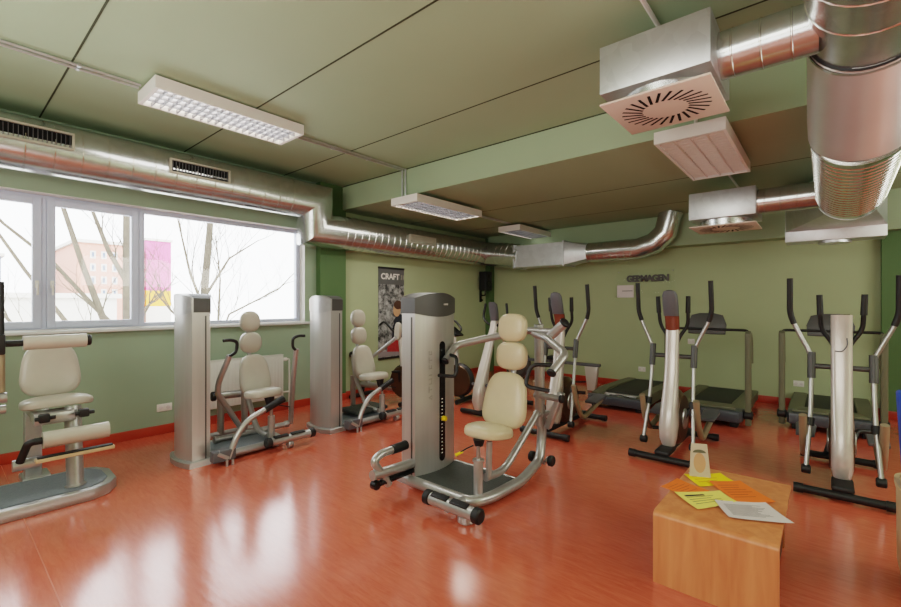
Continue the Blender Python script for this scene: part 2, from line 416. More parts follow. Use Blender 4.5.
def make_tower(root, w=.47, z0=.055, z1=1.34, y0=0, slot=True, capm='darkcap', backcap='silver'):
    off = V((0, y0, 0)); yc = w / 2
    def zb(y): return z1 + .03 * ((y - yc) / yc) ** 2
    def zt(y): return 1.495 + .045 * (1 - ((y - yc) / yc) ** 2)
    b = MB(); b.loft([[p + off for p in tower_rings(w, z0)], [p + off for p in tower_rings(w, 1.44)]])
    b.build('weight_tower', 'tower', root)
    # seam strips on both narrow sides
    b = MB()
    for y in (y0 - .002, y0 + w + .002): b.bb((-.042, y - .003, z0), (-.032, y + .003, z1))
    b.build('side_seam', 'darkcap', root)
    def half(front):
        m = MB(); lo, hi, mid = [], [], []
        n = 12
        for i in range(n + 1):
            u = i / n; k = 1 - (2 * u - 1) ** 2; yy = u * w
            xo = .05 * k + .006 if front else -.15 - .05 * k - .006
            ye = yy + (-.006 if i == 0 else .006 if i == n else 0)
            lo.append(V((xo, ye, zb(yy))) + off); hi.append(V((xo, ye, zt(yy))) + off); mid.append(V((-.14, ye, zt(yy) + .004)) + off)
        lom = [V((-.14, p.y, z1 + .03)) for p in lo]
        N1 = n + 1
        F = []
        for i in range(n):
            F += [(i, i + 1, N1 + i + 1, N1 + i), (N1 + i, N1 + i + 1, 2 * N1 + i + 1, 2 * N1 + i), (i, 3 * N1 + i, 3 * N1 + i + 1, i + 1), (2 * N1 + i, 2 * N1 + i + 1, 3 * N1 + i + 1, 3 * N1 + i)]
        for i in (0, n): F.append((i, N1 + i, 2 * N1 + i, 3 * N1 + i))
        m.faces(lo + hi + mid + lom, F)
        return m
    half(True).build('front_cap', capm, root); half(False).build('rear_cap', backcap, root)
    if slot:
        yy = y0 + w * .56; f = .05 * (1 - (2 * .56 - 1) ** 2)
        pts = []
        for i in range(13): a = PI * i / 12; pts.append((.034 * math.cos(a), 1.1 + .034 * math.sin(a)))
        for i in range(13): a = PI + PI * i / 12; pts.append((.034 * math.cos(a), .17 + .034 * math.sin(a)))
        s_ = MB().prism(pts, (f - .014, yy, 0), (0, 1, 0), (0, 0, 1), .018).build('weight_slot', 'blackgloss', root)
        t_ = MB()
        for i in range(16): t_.bb((f + .004, yy - .012, .2 + i * .03), (f + .0055, yy + .002, .209 + i * .03))
        t_.build('weight_scale', 'white', s_, 'white weight numbers')
        MB().disc((f + .02, yy + .006, .49), (1, 0, 0), .022, .035).build('selector_pin', 'yellow', root, 'round yellow selector pin')
    # foot plate of the tower
    MB().loft([[p + off for p in tower_rings(w, 0.0, .03)], [p + off for p in tower_rings(w, .045, .03)], [p + off for p in tower_rings(w, .055, .02)]]).build('tower_foot', 'silver', root)

def user_pads(root, m, cx=.585, k=1.0, sz=.462):
    tilt = R(14)
    up = V((0, math.sin(tilt), math.cos(tilt)))
    MB().pad((cx, .44, .69), (1, 0, 0), up, .37 * k, .43, .085, n=3.2, taper=-.13).build('backrest', m, root)
    up2 = V((0, .06, 1)).normalized()
    MB().pad((cx, .535, 1.03), (1, 0, 0), up2, .27 * k, .222, .08, n=2.8 if k == 1 else 2.4).build('shoulder_pad', m, root)
    MB().pad((cx, .55, 1.255), (1, 0, 0), up2, .25 * k, .225, .08, n=2.7 if k == 1 else 2.3).build('head_pad', m, root)
    MB().pad((cx - .02, .195 - (sz - .462) * .8, sz), (1, 0, 0), (0, 1, -.1), .345, .31, .085, n=2.8, taper=.12).build('seat', m, root)
    MB().tube([(cx, .44, .52), (cx, .5, .78), (cx, .565, 1.0), (cx, .58, 1.3)], .02, .05).build('pad_spine', 'silver', root)

# ---- C: shoulder press in the middle of the room
C_ = thing('shoulder_press_machine', 'silver shoulder press machine with cream pads in the middle of the floor', 'exercise machine', (-2.5, 2.5, 0))
make_tower(C_, w=.485, backcap='darkcap')
text_obj('maker_mark', 'ronnex', .03, 'white', C_, Mx.Translation((.053, .3, 1.445)) @ Mx(((0, 0, 1, 0), (1, 0, 0, 0), (0, 1, 0, 0), (0, 0, 0, 1))), .0015)
tm_ = mat('tonal_lettering', srgb(176, 174, 171), .36, metal=.6); M['tonal'] = tm_
text_obj('embossed_lettering', 'ATHLETE', .085, 'tonal', C_, Mx.Translation((.042, .15, .86)) @ Mx(((0, 0, 1, 0), (0, -1, 0, 0), (1, 0, 0, 0), (0, 0, 0, 1))), .0015, 1.25)
user_pads(C_, 'cream')
b = MB()
b.tube([(0, -.05, .055), (.6, -.05, .055), (.66, .1, .055), (.68, .5, .06), (.64, .86, .12), (.62, .93, .3), (.62, .93, .52)], .04, .09, seg=14)
b.tube([(.0, .5, .045), (.66, .5, .045)], .028)
b.build('base_frame', 'silver', C_)
MB().prism([(0, -.05), (.6, -.05), (.655, .1), (.66, .5), (0, .5)], (0, 0, .05), (1, 0, 0), (0, 1, 0), .02).build('platform_mat', 'mat', C_)
MB().tube([(.38, -.25, .1), (.82, -.25, .1)], .042, seg=18).tube([(.55, -.25, .07), (.55, -.05, .06)], .03).disc((.68, -.2, .03), (0, 0, 1), .06, .06).build('foot_bar', 'silver', C_)
for x in (.385, .81): MB().disc((x, -.25, .1), (1, 0, 0), .05, .06).build('end_cap', 'black', C_)
for x in (.5, .67): MB().box((x, -.262, .142), (.14, .05, .012), Mx.Rotation(R(18), 3, 'X'), .004).build('foot_grip', 'black', C_)
MB().tube([(.6, .04, .05), (.6, .04, .32)], .034, seg=18).tube([(.6, .04, .32), (.6, .04, .335)], .042).build('seat_post', 'silver', C_)
MB().tube([(.6, .04, .33), (.6, .04, .43)], .014).build('gas_spring', 'chrome', C_)
MB().tube([(.64, .12, .45), (.64, .11, .2)], .022, seg=12).build('guide_tube', 'silver', C_)
MB().tube([(.59, .06, .425), (.59, .06, .475)], [.03, .045]).tube([(.585, .0, .44), (.56, -.05, .425), (.535, -.09, .4)], .005).build('seat_bracket', 'black', C_)
MB().tube([(.545, -.07, .405), (.515, -.115, .385)], [.008, .012]).build('release_knob', 'yellow', C_, 'amber knob on seat lever')
MB().tube([(.62, .1, .19), (.62, .34, .17), (.62, .86, .52)], .028, .12, seg=14).tube([(.62, .9, .4), (.62, .88, 1.27)], .042, seg=16).build('column', 'silver', C_)
MB().box((.62, .93, .5), (.1, .14, .035), None, .006).build('column_bracket', 'silver', C_)
for x in (.56, .74): MB().disc((x, .87, .13), (1, 0, 0), .045, .045).build('transport_wheel', 'black', C_)
MB().tube([(.68, .93, .13), (.68, .85, .1)], .012).build('wheel_axle', 'silver', C_)
MB().tube([(.45, .8, 1.22), (.84, .72, 1.22)], .03, seg=18).tube([(.62, .88, 1.2), (.62, .76, 1.22)], .035).build('pivot_beam', 'silver', C_)
MB().tube([(.78, .72, 1.16), (.94, .7, 1.295)], .036, seg=18).build('counter_tube', 'silver', C_)
MB().disc((.945, .7, 1.3), (.75, -.1, .65), .042, .03).build('end_cap', 'black', C_)
for sx in (1, -1):
    f = lambda p: (.575 + sx * p[0], p[1], p[2])
    a_ = MB().tube([f(p) for p in ((.08, .74, 1.2), (.2, .7, 1.18), (.51, .43, 1.09), (.485, .27, .98))], .03, .06, seg=14).build('press_arm', 'silver', C_)
    MB().disc(f((.484, .262, .972)), (0, .8, .55), .034, .02).build('end_cap', 'black', a_)
    MB().tube([f(p) for p in ((.5, .33, 1.02), (.34, .24, 1.02), (.31, .2, .87), (.5, .2, .86))], .014, .05).build('handle', 'black', a_)
MB().tube([(.58, .88, .66), (.82, .88, .66)], .028).build('lower_axle', 'silver', C_)
MB().disc((.83, .88, .66), (1, 0, 0), .036, .03).build('end_cap', 'black', C_)
MB().box((.755, .9, .55), (.05, .06, .34), Mx.Rotation(R(22), 3, 'Y'), .006).build('link_bar', 'silver', C_)
MB().tube([(.36, .69, 1.22), (.44, .8, .6)], .009).build('link_rod', 'bronze', C_)
MB().tube([(-.03, .0, .17), (-.03, -.41, .19)], .037, seg=16).build('cable_arm', 'silver', C_)
MB().tube([(-.03, -.25, .08), (-.03, -.4, .29), (-.03, -.33, .33), (-.03, -.12, .335)], .03, .06, seg=14).build('lever', 'silver', C_)
MB().tube([(-.03, -.22, .332), (-.03, -.07, .335)], .036, seg=16).build('lever_grip', 'black', C_)
MB().box((-.03, -.2, .115), (.05, .42, .035), None, .008).disc((-.03, -.38, .115), (1, 0, 0), .035, .06).build('lever_bracket', 'blackgloss', C_)

# ---- A / B share tower, seat and footrest
def make_seated(name, label, loc, m='ivory'):
    r = thing(name, label, 'exercise machine', loc, R(90))
    make_tower(r, w=.42, y0=.06)
    user_pads(r, m, .58, .84, .505)
    b = MB()
    b.tube([(.0, .02, .055), (.62, .02, .055), (.7, .1, .055), (.72, .46, .055)], .036, .08, seg=14)
    b.tube([(.0, .5, .05), (.72, .5, .05)], .03)
    b.build('base_frame', 'silver', r)
    MB().prism([(0, .02), (.62, .02), (.69, .1), (.7, .5), (0, .5)], (0, 0, .05), (1, 0, 0), (0, 1, 0), .02).build('platform_mat', 'matlight', r)
    MB().tube([(.47, -.09, .1), (.95, -.09, .1)], .04, seg=18).tube([(.56, -.09, .08), (.56, .03, .06)], .03).disc((.7, -.085, .04), (1, 0, 0), .04, .05).build('foot_bar', 'silver', r)
    for x in (.475, .945): MB().disc((x, -.09, .1), (1, 0, 0), .048, .06).build('end_cap', 'black', r)
    for x in (.6, .78): MB().box((x, -.1, .142), (.15, .045, .012), Mx.Rotation(R(15), 3, 'X'), .004).build('foot_grip', 'black', r)
    MB().tube([(.56, .02, .05), (.56, .02, .33)], .034, seg=18).build('seat_post', 'silver', r)
    MB().tube([(.56, .02, .32), (.56, .02, .44)], .015).build('gas_spring', 'chrome', r)
    MB().tube([(.56, .05, .42), (.56, .06, .515)], [.03, .05]).tube([(.58, .02, .44), (.66, -.04, .42), (.72, -.05, .4)], .005).build('seat_bracket', 'black', r)
    MB().tube([(.56, .09, .12), (.56, .32, .13), (.56, .56, .5), (.56, .6, .78)], .028, .13, seg=14).tube([(.56, .6, .5), (.56, .6, .05)], .035).build('column', 'silver', r)
    MB().tube([(.0, -.09, .12), (.09, -.09, .06)], .03).tube([(.1, -.09, .05), (.17, -.09, .24), (.28, -.09, .37), (.5, -.09, .455)], .026, .1, seg=14).build('lever', 'silver', r)
    MB().tube([(.44, -.09, .43), (.63, -.09, .505)], .034, seg=16).build('lever_grip', 'black', r)
    MB().box((.06, -.07, .09), (.2, .09, .1), None, .012).build('lever_bracket', 'slate', r)
    for x in (.07, .12): MB().tube([(x, -.13, .05), (x, -.13, .0)], .012).build('levelling_foot', 'chrome', r)
    return r
A_ = make_seated('chest_press_machine', 'silver chest press machine with ivory pads in front of the radiator', (-4.2, 1.64, 0))
for sx, path in ((1, ((.91, .15, .96), (.92, .22, .7), (.95, .3, .5), (.99, .41, .1))), (-1, ((.21, .15, .95), (.16, .28, .68), (.16, .3, .58), (.46, .41, .12)))):
    a_ = MB().tube(path, .027, .1, seg=14).build('press_arm', 'silver', A_)
    f = lambda p: (path[0][0] + sx * p[0], p[1], p[2])
    MB().tube([f(p) for p in ((0, .152, .945), (-.055, .13, .98), (-.06, .12, 1.08), (.0, .11, 1.105), (.075, .11, 1.1))], .015, .04).build('handle', 'black', a_)
MB().tube([(-.02 + .2, .41, .1), (.95, .41, .1)], .028, seg=14).build('cross_tube', 'silver', A_)
for x in (.19, .94): MB().disc((x, .41, .1), (1, 0, 0), .036, .05).build('tube_collar', 'silver', A_)
MB().tube([(.3, .72, .47), (.56, .66, .47)], .04, seg=16).tube([(.36, .72, .47), (.36, .72, .05)], .035).tube([(.2, .72, .06), (.72, .72, .06)], .03).build('rear_pivot', 'silver', A_)
MB().disc((.29, .725, .47), (1, -.2, 0), .05, .05).build('end_cap', 'black', A_)

B_ = make_seated('pec_fly_machine', 'silver fly machine with ivory pads beside the dark green pilaster', (-4.15, 3.04, 0))
a_ = MB().tube([(.6, .62, .6), (.86, .5, .76), (.92, .16, 1.0)], .024, .1, seg=14).build('fly_arm', 'silver', B_)
MB().pad((.95, .18, 1.08), (0, 1, .1), (0, -.1, 1), .1, .24, .06, n=3).build('arm_pad', 'ivory', a_)
MB().box((.53, .33, .12), (.5, .34, .05), None, .015).build('step_plate', 'mat', B_)
MB().tube([(.1, .52, 1.3), (.05, .62, 1.3)], .012).bb((.05, .5, 1.0), (.075, .62, 1.22), .01).build('info_holder', 'black', B_)

# ---- D: leg machine cut by the left frame edge
D_ = thing('leg_curl_machine', 'silver leg machine with white roller pads, cut by the left edge', 'exercise machine', (-4.12, -.1, 0), R(90))
# local x = world Y + .1, local y = -(world X + 4.12)
out = [(-1.0, .0), (.88, .0), (.98, .05), (1.05, .16), (1.06, .42), (1.0, .54), (.9, .6), (-1.0, .6)]
MB().prism(out, (0, 0, .0), (1, 0, 0), (0, 1, 0), .085, .008).build('base_frame', 'silver', D_)
inn = [(-1.0, .05), (.87, .05), (.95, .1), (1.0, .2), (1.0, .4), (.95, .5), (.87, .55), (-1.0, .55)]
MB().prism(inn, (0, 0, .08), (1, 0, 0), (0, 1, 0), .012).build('platform_mat', 'matlight', D_)
MB().tube([(.8, .16, .08), (.8, .26, .67)], .052, seg=20).tube([(.8, .16, .085), (.8, .163, .1)], .065, seg=20).build('front_post', 'silver', D_)
MB().bb((.57, .6, .0), (.67, .72, .66), .01).bb((.57, .3, .6), (.67, .7, .68), .01).bb((.57, .14, .58), (.8, .32, .66), .01).bb((.55, .55, .05), (.72, .78, .1), .01).build('rear_post', 'silver', D_)
MB().pad((.725, .36, .665), (1, 0, 0), (0, 1, -.06), .42, .32, .075, n=3.4, wave=.012).build('seat', 'ivory', D_)
MB().pad((.71, .56, .93), (1, 0, 0), V((0, .22, 1)), .35, .42, .08, n=3.0, taper=-.14).build('backrest', 'ivory', D_)
MB().tube([(.71, .62, .66), (.71, .64, .95)], .03).build('back_support', 'silver', D_)
MB().tube([(.52, .2, 1.17), (.87, .2, 1.17)], .05, seg=20).build('chest_roller', 'ivory', D_)
MB().disc((.885, .2, 1.17), (1, 0, 0), .04, .03).tube([(.52, .2, 1.17), (.4, .2, 1.17)], .022).build('roller_axle', 'black', D_)
MB().tube([(.60, .02, .5), (.97, .02, .5)], .057, seg=20).build('shin_roller', 'ivory', D_)
MB().tube([(.6, .02, .5), (.53, .03, .5), (.495, .1, .36)], .024, .06).build('roller_arm', 'black', D_)
MB().tube([(.46, .14, .33), (.6, .14, .33)], .04).build('arm_pivot', 'silver', D_)
MB().box((.78, -.0, .37), (.44, .06, .025), None, .005).build('foot_rail', 'beige', D_)
MB().box((.78, .0, .388), (.42, .045, .012), None, .003).build('foot_rail_grip', 'black', D_)
for x in (.62, .84): MB().box((x, .11, .635), (.06, .06, .06), None, .01).tube([(x - .05, .1, .635), (x + .06, .1, .635)], .014).build('adjuster_knob', 'black', D_)
MB().bb((.385, .15, 1.1), (.43, .25, 1.24), .01).tube([(.41, .2, 1.2), (.41, .2, 1.6)], .018).build('arm_bracket', 'black', D_)
MB().tube([(.41, .2, 1.1), (.41, .2, .84)], .022).build('gas_damper', 'bronze', D_)
MB().tube([(.3, .2, .8), (.44, .2, .8)], .035).tube([(.3, .2, .72), (.435, .2, .72)], .03).build('damper_mount', 'silver', D_)
make_tower(D_, w=.44, y0=.08)
for ch in D_.children:
    if ch.name.split('.')[0] in ('weight_tower', 'side_seam', 'front_cap', 'rear_cap', 'weight_slot', 'tower_foot', 'selector_pin'): ch.location.x = -.45

# ------------------------------------------------------------------ ellipticals
def make_elliptical(label, loc, console=True):
    r = thing('elliptical_trainer', label, 'exercise machine', loc, 0, 'elliptical trainers in a row')
    b = MB().tube([(-.27, 0, .045), (.27, 0, .045)], .03, seg=14)
    b.build('front_stabiliser', 'black', r)
    for x in (-.255, .255): MB().tube([(x - .03, 0, .045), (x + .03, 0, .045)], .036, seg=14).build('end_cap', 'black', r)
    MB().tube([(-.26, 1.05, .045), (.26, 1.05, .045)], .03, seg=14).build('rear_stabiliser', 'black', r)
    for x in (-.25, .25): MB().tube([(x - .03, 1.05, .045), (x + .03, 1.05, .045)], .036, seg=14).build('end_cap', 'black', r)
    MB().box((0, .53, .075), (.07, 1.06, .05), None, .01).box((0, .12, .09), (.13, .26, .05), None, .02).build('base_rail', 'black', r)
    # pearl column: flat, slightly bowed, sweeping into the flywheel housing
    prof = [(.19, .10, .05, .10), (.14, .18, .07, .18), (.14, .30, .08, .21), (.19, .46, .075, .17), (.24, .6, .067, .12), (.30, .8, .062, .09), (.33, 1.05, .06, .075), (.345, 1.2, .06, .07)] + ([] if console else [(.33, 1.36, .06, .065)])
    if not console: prof = [(y, z, .05 if i == 0 else .066, hd) for i, (y, z, hw, hd) in enumerate(prof)]
    rings = []
    for (y, z, hw, hd) in prof:
        ring = []
        for j in range(20):
            a = 2 * PI * j / 20; c, s_ = math.cos(a), math.sin(a)
            ring.append(V((hw * math.copysign(abs(c) ** .55, c), y + hd / 2 + hd / 2 * math.copysign(abs(s_) ** .8, s_), z)))
        rings.append(ring)
    MB().loft(rings).build('column', 'pearl', r)
    fw = MB().disc((0, .49, .33), (1, 0, 0), .27, .15, seg=40).build('flywheel_housing', 'flywheel', r)
    for x in (-.08, .08): MB().disc((x, .5, .32), (1, 0, 0), .1, .02).build('crank_hub', 'chrome', fw)
    if console:
        cr = []
        for (y, z, hw, hd) in ((.344, 1.19, .061, .072), (.33, 1.27, .063, .078), (.31, 1.34, .064, .08)):
            cr.append([V((hw * math.copysign(abs(math.cos(2 * PI * j / 20)) ** .6, math.cos(2 * PI * j / 20)), y + hd / 2 + hd / 2 * math.sin(2 * PI * j / 20), z)) for j in range(20)])
        MB().loft(cr).build('console_neck', 'redplastic', r)
        cr = []
        for (y, z, hw, hd) in ((.295, 1.33, .066, .09), (.265, 1.43, .07, .09), (.235, 1.53, .067, .08), (.22, 1.565, .052, .055), (.212, 1.578, .02, .02)):
            cr.append([V((hw * math.copysign(abs(math.cos(2 * PI * j / 20)) ** .6, math.cos(2 * PI * j / 20)), y + .04 + hd / 2 * math.sin(2 * PI * j / 20), z)) for j in range(20)])
        MB().loft(cr).build('console', 'slate', r)
    else:
        MB().loft([[V((.05 * math.cos(2 * PI * j / 20), .36 + .026 * math.sin(2 * PI * j / 20), z)) for j in range(20)] for z in (1.355, 1.364)]).build('console_socket', 'blackgloss', r, 'dark open socket where a console would sit')
        MB().tube([(.03, .325, 1.18), (.036, .322, 1.12), (.0, .32, 1.07), (-.04, .322, 1.075)], .004, .03).build('loose_wire', 'slate', r)
    for sx in (-1, 1):
        # fixed handlebar
        h = MB().tube([(sx * .03, .4, 1.05), (sx * .06, .42, 1.14), (sx * .125, .43, 1.24), (sx * .13, .4, 1.38)], .016, .06).build('fixed_handlebar', 'black', r)
        MB().tube([(sx * .13, .4, 1.36), (sx * .135, .385, 1.52)], [.022, .02], seg=14).build('hand_grip', 'black', h)
        # moving arm
        ys = .4
        m_ = MB().tube([(sx * .215, .20, .16), (sx * .19, ys - .08, .55), (sx * .185, ys - .02, .86), (sx * .185, ys, 1.02), (sx * .30, ys + .02, 1.28), (sx * .325, ys + .01, 1.36)], .017, .12, seg=12).build('moving_arm', 'chrome', r)
        MB().tube([(sx * .30, ys + .02, 1.28), (sx * .327, ys + .01, 1.37), (sx * .325, ys - .03, 1.66)], .0215, .08, seg=12).build('foam_grip', 'black', m_)
        MB().tube([(sx * .185, ys - .03, .84), (sx * .185, ys + .005, 1.05)], .028, seg=14).build('sleeve', 'darkcap', m_)
        MB().tube([(sx * .2, ys - .12, .47), (sx * .196, ys - .1, .53)], .033, seg=14).build('collar', 'black', m_)
        MB().disc((sx * .215, ys - .2, .14), (1, 0, 0), .035, .06).build('joint', 'black', m_)
        MB().tube([(sx * .05, ys - .01, .94), (sx * .185, ys - .01, .94)], .021).build('axle', 'darkcap', r)
        p = MB().tube([(sx * .235, .22, .56), (sx * .235, .3, .34), (sx * .235, .46, .15 + .03 * (sx < 0)), (sx * .235, 1.0, .28)], .027, .09).build('pedal_arm', 'bronze', r)
        MB().prism([(-.065, -.17), (.065, -.17), (.075, .1), (.05, .18), (-.05, .18), (-.075, .1)], (sx * .235, .84, .3), (1, 0, 0), (0, 1, .1), .03, .008).build('pedal', 'slate', p)
        MB().tube([(sx * .07, .52, .31), (sx * .1, .52 + sx * .08, .31 + .1 * sx), (sx * .19, .52 + sx * .12, .31 + .1 * sx)], .018, .03).build('crank', 'black', r)
    return r
E1 = make_elliptical('pearl white elliptical trainer with console, behind the wooden box', (-1.14, 4.29, 0))
E3 = dup(E1, (-2.33, 4.3, 0), 'pearl white elliptical trainer with console, just behind the shoulder press machine')
E2 = make_elliptical('elliptical trainer with no console on its post, nearest the right edge', (.09, 4.3, 0), False)

st = thing('step_trainer', 'pearl white step trainer with leaning post, seen left of the cream head pads', 'exercise machine', (-3.42, 4.55, 0))
rings = []
for (y, z, hw, hd) in ((-.02, .08, .05, .1), (-.06, .2, .075, .2), (-.03, .35, .08, .2), (.08, .6, .07, .13), (.22, .9, .06, .09), (.33, 1.12, .055, .075), (.36, 1.24, .055, .07)):
    rings.append([V((hw * math.copysign(abs(math.cos(2 * PI * j / 20)) ** .55, math.cos(2 * PI * j / 20)), y + hd / 2 + hd / 2 * math.sin(2 * PI * j / 20), z)) for j in range(20)])
MB().loft(rings).build('column', 'pearl', st)
rings = []
for (y, z, hw, hd) in ((.35, 1.22, .06, .08), (.33, 1.34, .066, .085), (.31, 1.44, .062, .075), (.3, 1.47, .04, .04)):
    rings.append([V((hw * math.copysign(abs(math.cos(2 * PI * j / 20)) ** .6, math.cos(2 * PI * j / 20)), y + hd / 2 + hd / 2 * math.sin(2 * PI * j / 20), z)) for j in range(20)])
MB().loft(rings).build('console', 'slate', st)
for sx in (-1, 1):
    MB().tube([(sx * .03, .38, 1.14), (sx * .13, .36, 1.2), (sx * .2, .4, 1.27), (sx * .17, .42, 1.45)], .017, .07).build('handlebar', 'black', st)
    p = MB().tube([(sx * .11, .05, .4), (sx * .12, .5, .3), (sx * .12, .75, .2)], .022, .1).build('pedal_arm', 'slate', st)
    MB().box((sx * .15, .68, .26), (.15, .34, .03), None, .01).build('pedal', 'black', p)
MB().tube([(-.26, 0, .045), (.26, 0, .045)], .032).build('front_stabiliser', 'black', st)
MB().tube([(-.26, .95, .045), (.26, .95, .045)], .032).build('rear_stabiliser', 'black', st)
MB().box((0, .48, .07), (.07, .96, .05), None, .01).build('base_rail', 'black', st)

# ------------------------------------------------------------------ treadmills
def make_treadmill(label, loc, uprights=True):
    r = thing('treadmill', label, 'exercise machine', loc, 0, 'treadmills along the back wall')
    # origin: centre of the front (motor) end on the floor, deck runs to +y
    for sx in (-1, 1):
        MB().prism([(0, .06), (0, .18), (.3, .215), (1.5, .2), (1.5, .09)], (sx * .31 - .075, .12, 0), (0, 1, 0), (0, 0, 1), .15, .012).build('side_rail', 'olive', r)
    MB().bb((-.24, .3, .14), (.24, 1.6, .19), .015).build('running_belt', 'belt', r)
    MB().bb((-.38, 1.55, .06), (.38, 1.64, .19), .02).build('rear_cover', 'hood', r)
    if uprights:
        MB().prism([(-.385, .0), (-.36, -.06), (.36, -.06), (.385, .0), (.385, .22), (-.385, .22)], (0, 0, .07), (1, 0, 0), (0, 1, 0), .13, .02).build('motor_hood', 'hood', r)
        MB().prism([(-.33, .0), (.33, .0), (.28, .2), (-.28, .2)], (0, 0, .2), (1, 0, 0), (0, 1, .05), .03, .01).build('hood_cover', 'olive', r)
    else:
        MB().prism([(-.385, .0), (-.36, -.06), (.36, -.06), (.385, .0), (.385, .05), (-.385, .05)], (0, 0, .06), (1, 0, 0), (0, 1, 0), .12, .02).build('motor_hood', 'hood', r)
        MB().bb((-.36, .02, .05), (.3, .3, .1), .01).build('motor_bay', 'blackgloss', r)
        MB().tube([(-.1, .15, .12), (.05, .15, .12)], .04, seg=14).box((-.2, .2, .12), (.12, .1, .06), None, .01).tube([(-.24, .26, .15), (.24, .26, .15)], .025).build('motor', 'silver', r)
        MB().tube([(-.15, .2, .15), (0, .1, .19), (.12, .2, .15), (.2, .12, .13)], .007, .05).build('loose_wire', 'black', r)
    for x in (-.3, .3):
        MB().box((x, .1, .035), (.08, .16, .07), None, .01).build('foot', 'black', r)
        MB().box((x, 1.5, .035), (.08, .1, .07), None, .01).build('foot', 'black', r)
    if uprights:
        for sx in (-1, 1):
            u = MB().prism([(-.03, .03), (.04, .03), (.045, 1.09), (.005, 1.13), (-.045, 1.1)], (sx * .435 - .03, .1, 0), (0, 1, 0), (0, 0, 1), .06, .012).build('upright', 'olive', r)
            MB().disc((sx * .435, .1, .15), (1, 0, 0), .05, .09).build('pivot_knob', 'black', u)
        MB().tube([(-.435, .11, 1.08), (-.425, .12, 1.13), (-.38, .13, 1.135), (.38, .13, 1.135), (.425, .12, 1.13), (.435, .11, 1.08)], .016, .04).build('handrail', 'black', r)
        for sx in (-1, 1):
            MB().tube([(sx * .42, .12, 1.12), (sx * .435, .3, 1.1), (sx * .435, .42, 1.0), (sx * .435, .44, .72)], .016, .06).build('side_handrail', 'olive', r)
        c = MB().prism([(-.2, -.03), (.2, -.03), (.21, .09), (.17, .2), (.08, .225), (-.08, .225), (-.17, .2), (-.21, .09)], (0, .17, 1.1), (1, 0, 0), (0, .18, 1), .05, .012).build('console', 'darkcap', r)
        MB().box((0, .215, 1.2), (.28, .006, .11), Mx.Rotation(R(-10), 3, 'X'), .002).build('display', 'blackgloss', c)
    return r
T1 = make_treadmill('olive grey treadmill with upright console behind the elliptical trainer near the box', (-1.13, 6.06, 0))
T2 = dup(T1, (.03, 6.45, 0), 'olive grey treadmill at the right, half hidden behind the elliptical trainer with no console')
T3 = make_treadmill('treadmill deck with no uprights and an open motor end, by the back wall', (-2.2, 6.05, 0), False)

# ------------------------------------------------------------------ bikes and rower at the back
def make_bike(label, loc, rz):
    r = thing('exercise_bike', label, 'exercise bike', loc, rz, 'exercise bikes at the back')
    fw = MB().disc((0, 0, .32), (1, 0, 0), .25, .13, seg=36).build('flywheel_housing', 'black', r)
    for x in (-.068, .068): MB().disc((x, 0, .32), (1, 0, 0), .225, .02, seg=36).build('housing_cover', 'flywheel', fw)
    MB().tube([(0, .02, .45), (0, .09, 1.0)], [.05, .035], seg=14).build('handlebar_post', 'pearl', r)
    MB().box((0, .07, 1.03), (.26, .2, .025), Mx.Rotation(R(38), 3, 'X'), .01).box((0, .09, .99), (.06, .06, .08), None, .01).build('console', 'blackgloss', r)
    MB().tube([(-.03, .09, .97), (-.2, .05, 1.05), (-.22, .2, 1.2), (-.18, .32, 1.14)], .016, .07).tube([(.03, .09, .97), (.2, .05, 1.05), (.22, .2, 1.2), (.18, .32, 1.14)], .016, .07).build('handlebar', 'black', r)
    MB().tube([(0, .1, .2), (0, .85, .2)], .045, seg=14).tube([(0, .7, .2), (0, .85, .62)], .035).build('frame', 'silver', r)
    MB().pad((0, .86, .62), (1, 0, 0), (0, 1, 0), .3, .34, .1, n=2.6, taper=.2).build('saddle', 'black', r)
    MB().tube([(-.25, -.1, .04), (.25, -.1, .04)], .032).tube([(0, -.1, .04), (0, .1, .18)], .03).build('front_foot', 'black', r)
    MB().tube([(-.25, .85, .04), (.25, .85, .04)], .032).tube([(0, .85, .04), (0, .82, .2)], .03).build('rear_foot', 'black', r)
    for sx in (-1, 1):
        MB().tube([(sx * .07, .05, .32), (sx * .11, .05 + sx * .02, .32 - sx * .16), (sx * .2, .05 + sx * .02, .32 - sx * .16)], .014, .02).box((sx * .17, .05 + sx * .02, .32 - sx * .16), (.1, .09, .025), None, .006).build('pedal', 'black', r)
    return r
K1 = make_bike('exercise bike with tilted black console, seen between tower and arm of the shoulder press', (-4.16, 5.08, 0), R(100))
K2 = dup(K1, (-4.66, 4.46, 0), 'exercise bike mostly hidden behind the shoulder press tower, below the banner', rz=R(98))

rw = thing('rowing_machine', 'rowing machine rail and white foot behind the elliptical trainers on the left', 'rowing machine', (-4.35, 7.1, 0))
MB().box((.75, 0, .43), (1.55, .1, .045), None, .008).build('rail', 'slate', rw)
MB().prism([(-.08, 0), (.05, 0), (.1, .4), (-.13, .4)], (1.4, .04, .01), (1, 0, 0), (0, 0, 1), .08, .01).build('rear_leg', 'pearl', rw)
MB().disc((-.05, 0, .33), (0, 1, 0), .27, .18, seg=36).build('flywheel_housing', 'darkcap', rw)
MB().tube([(-.05, -.2, .03), (-.05, .2, .03)], .03).box((-.05, 0, .05), (.1, .12, .06), None, .01).build('front_foot', 'black', rw)
MB().pad((.7, 0, .475), (0, 1, 0), (-1, 0, 0), .3, .24, .06).build('seat', 'black', rw)
MB().tube([(.75, -.06, .4), (.85, -.12, .2), (1.05, -.1, .12), (1.3, -.05, .15)], .012, .1).build('cable', 'black', rw)

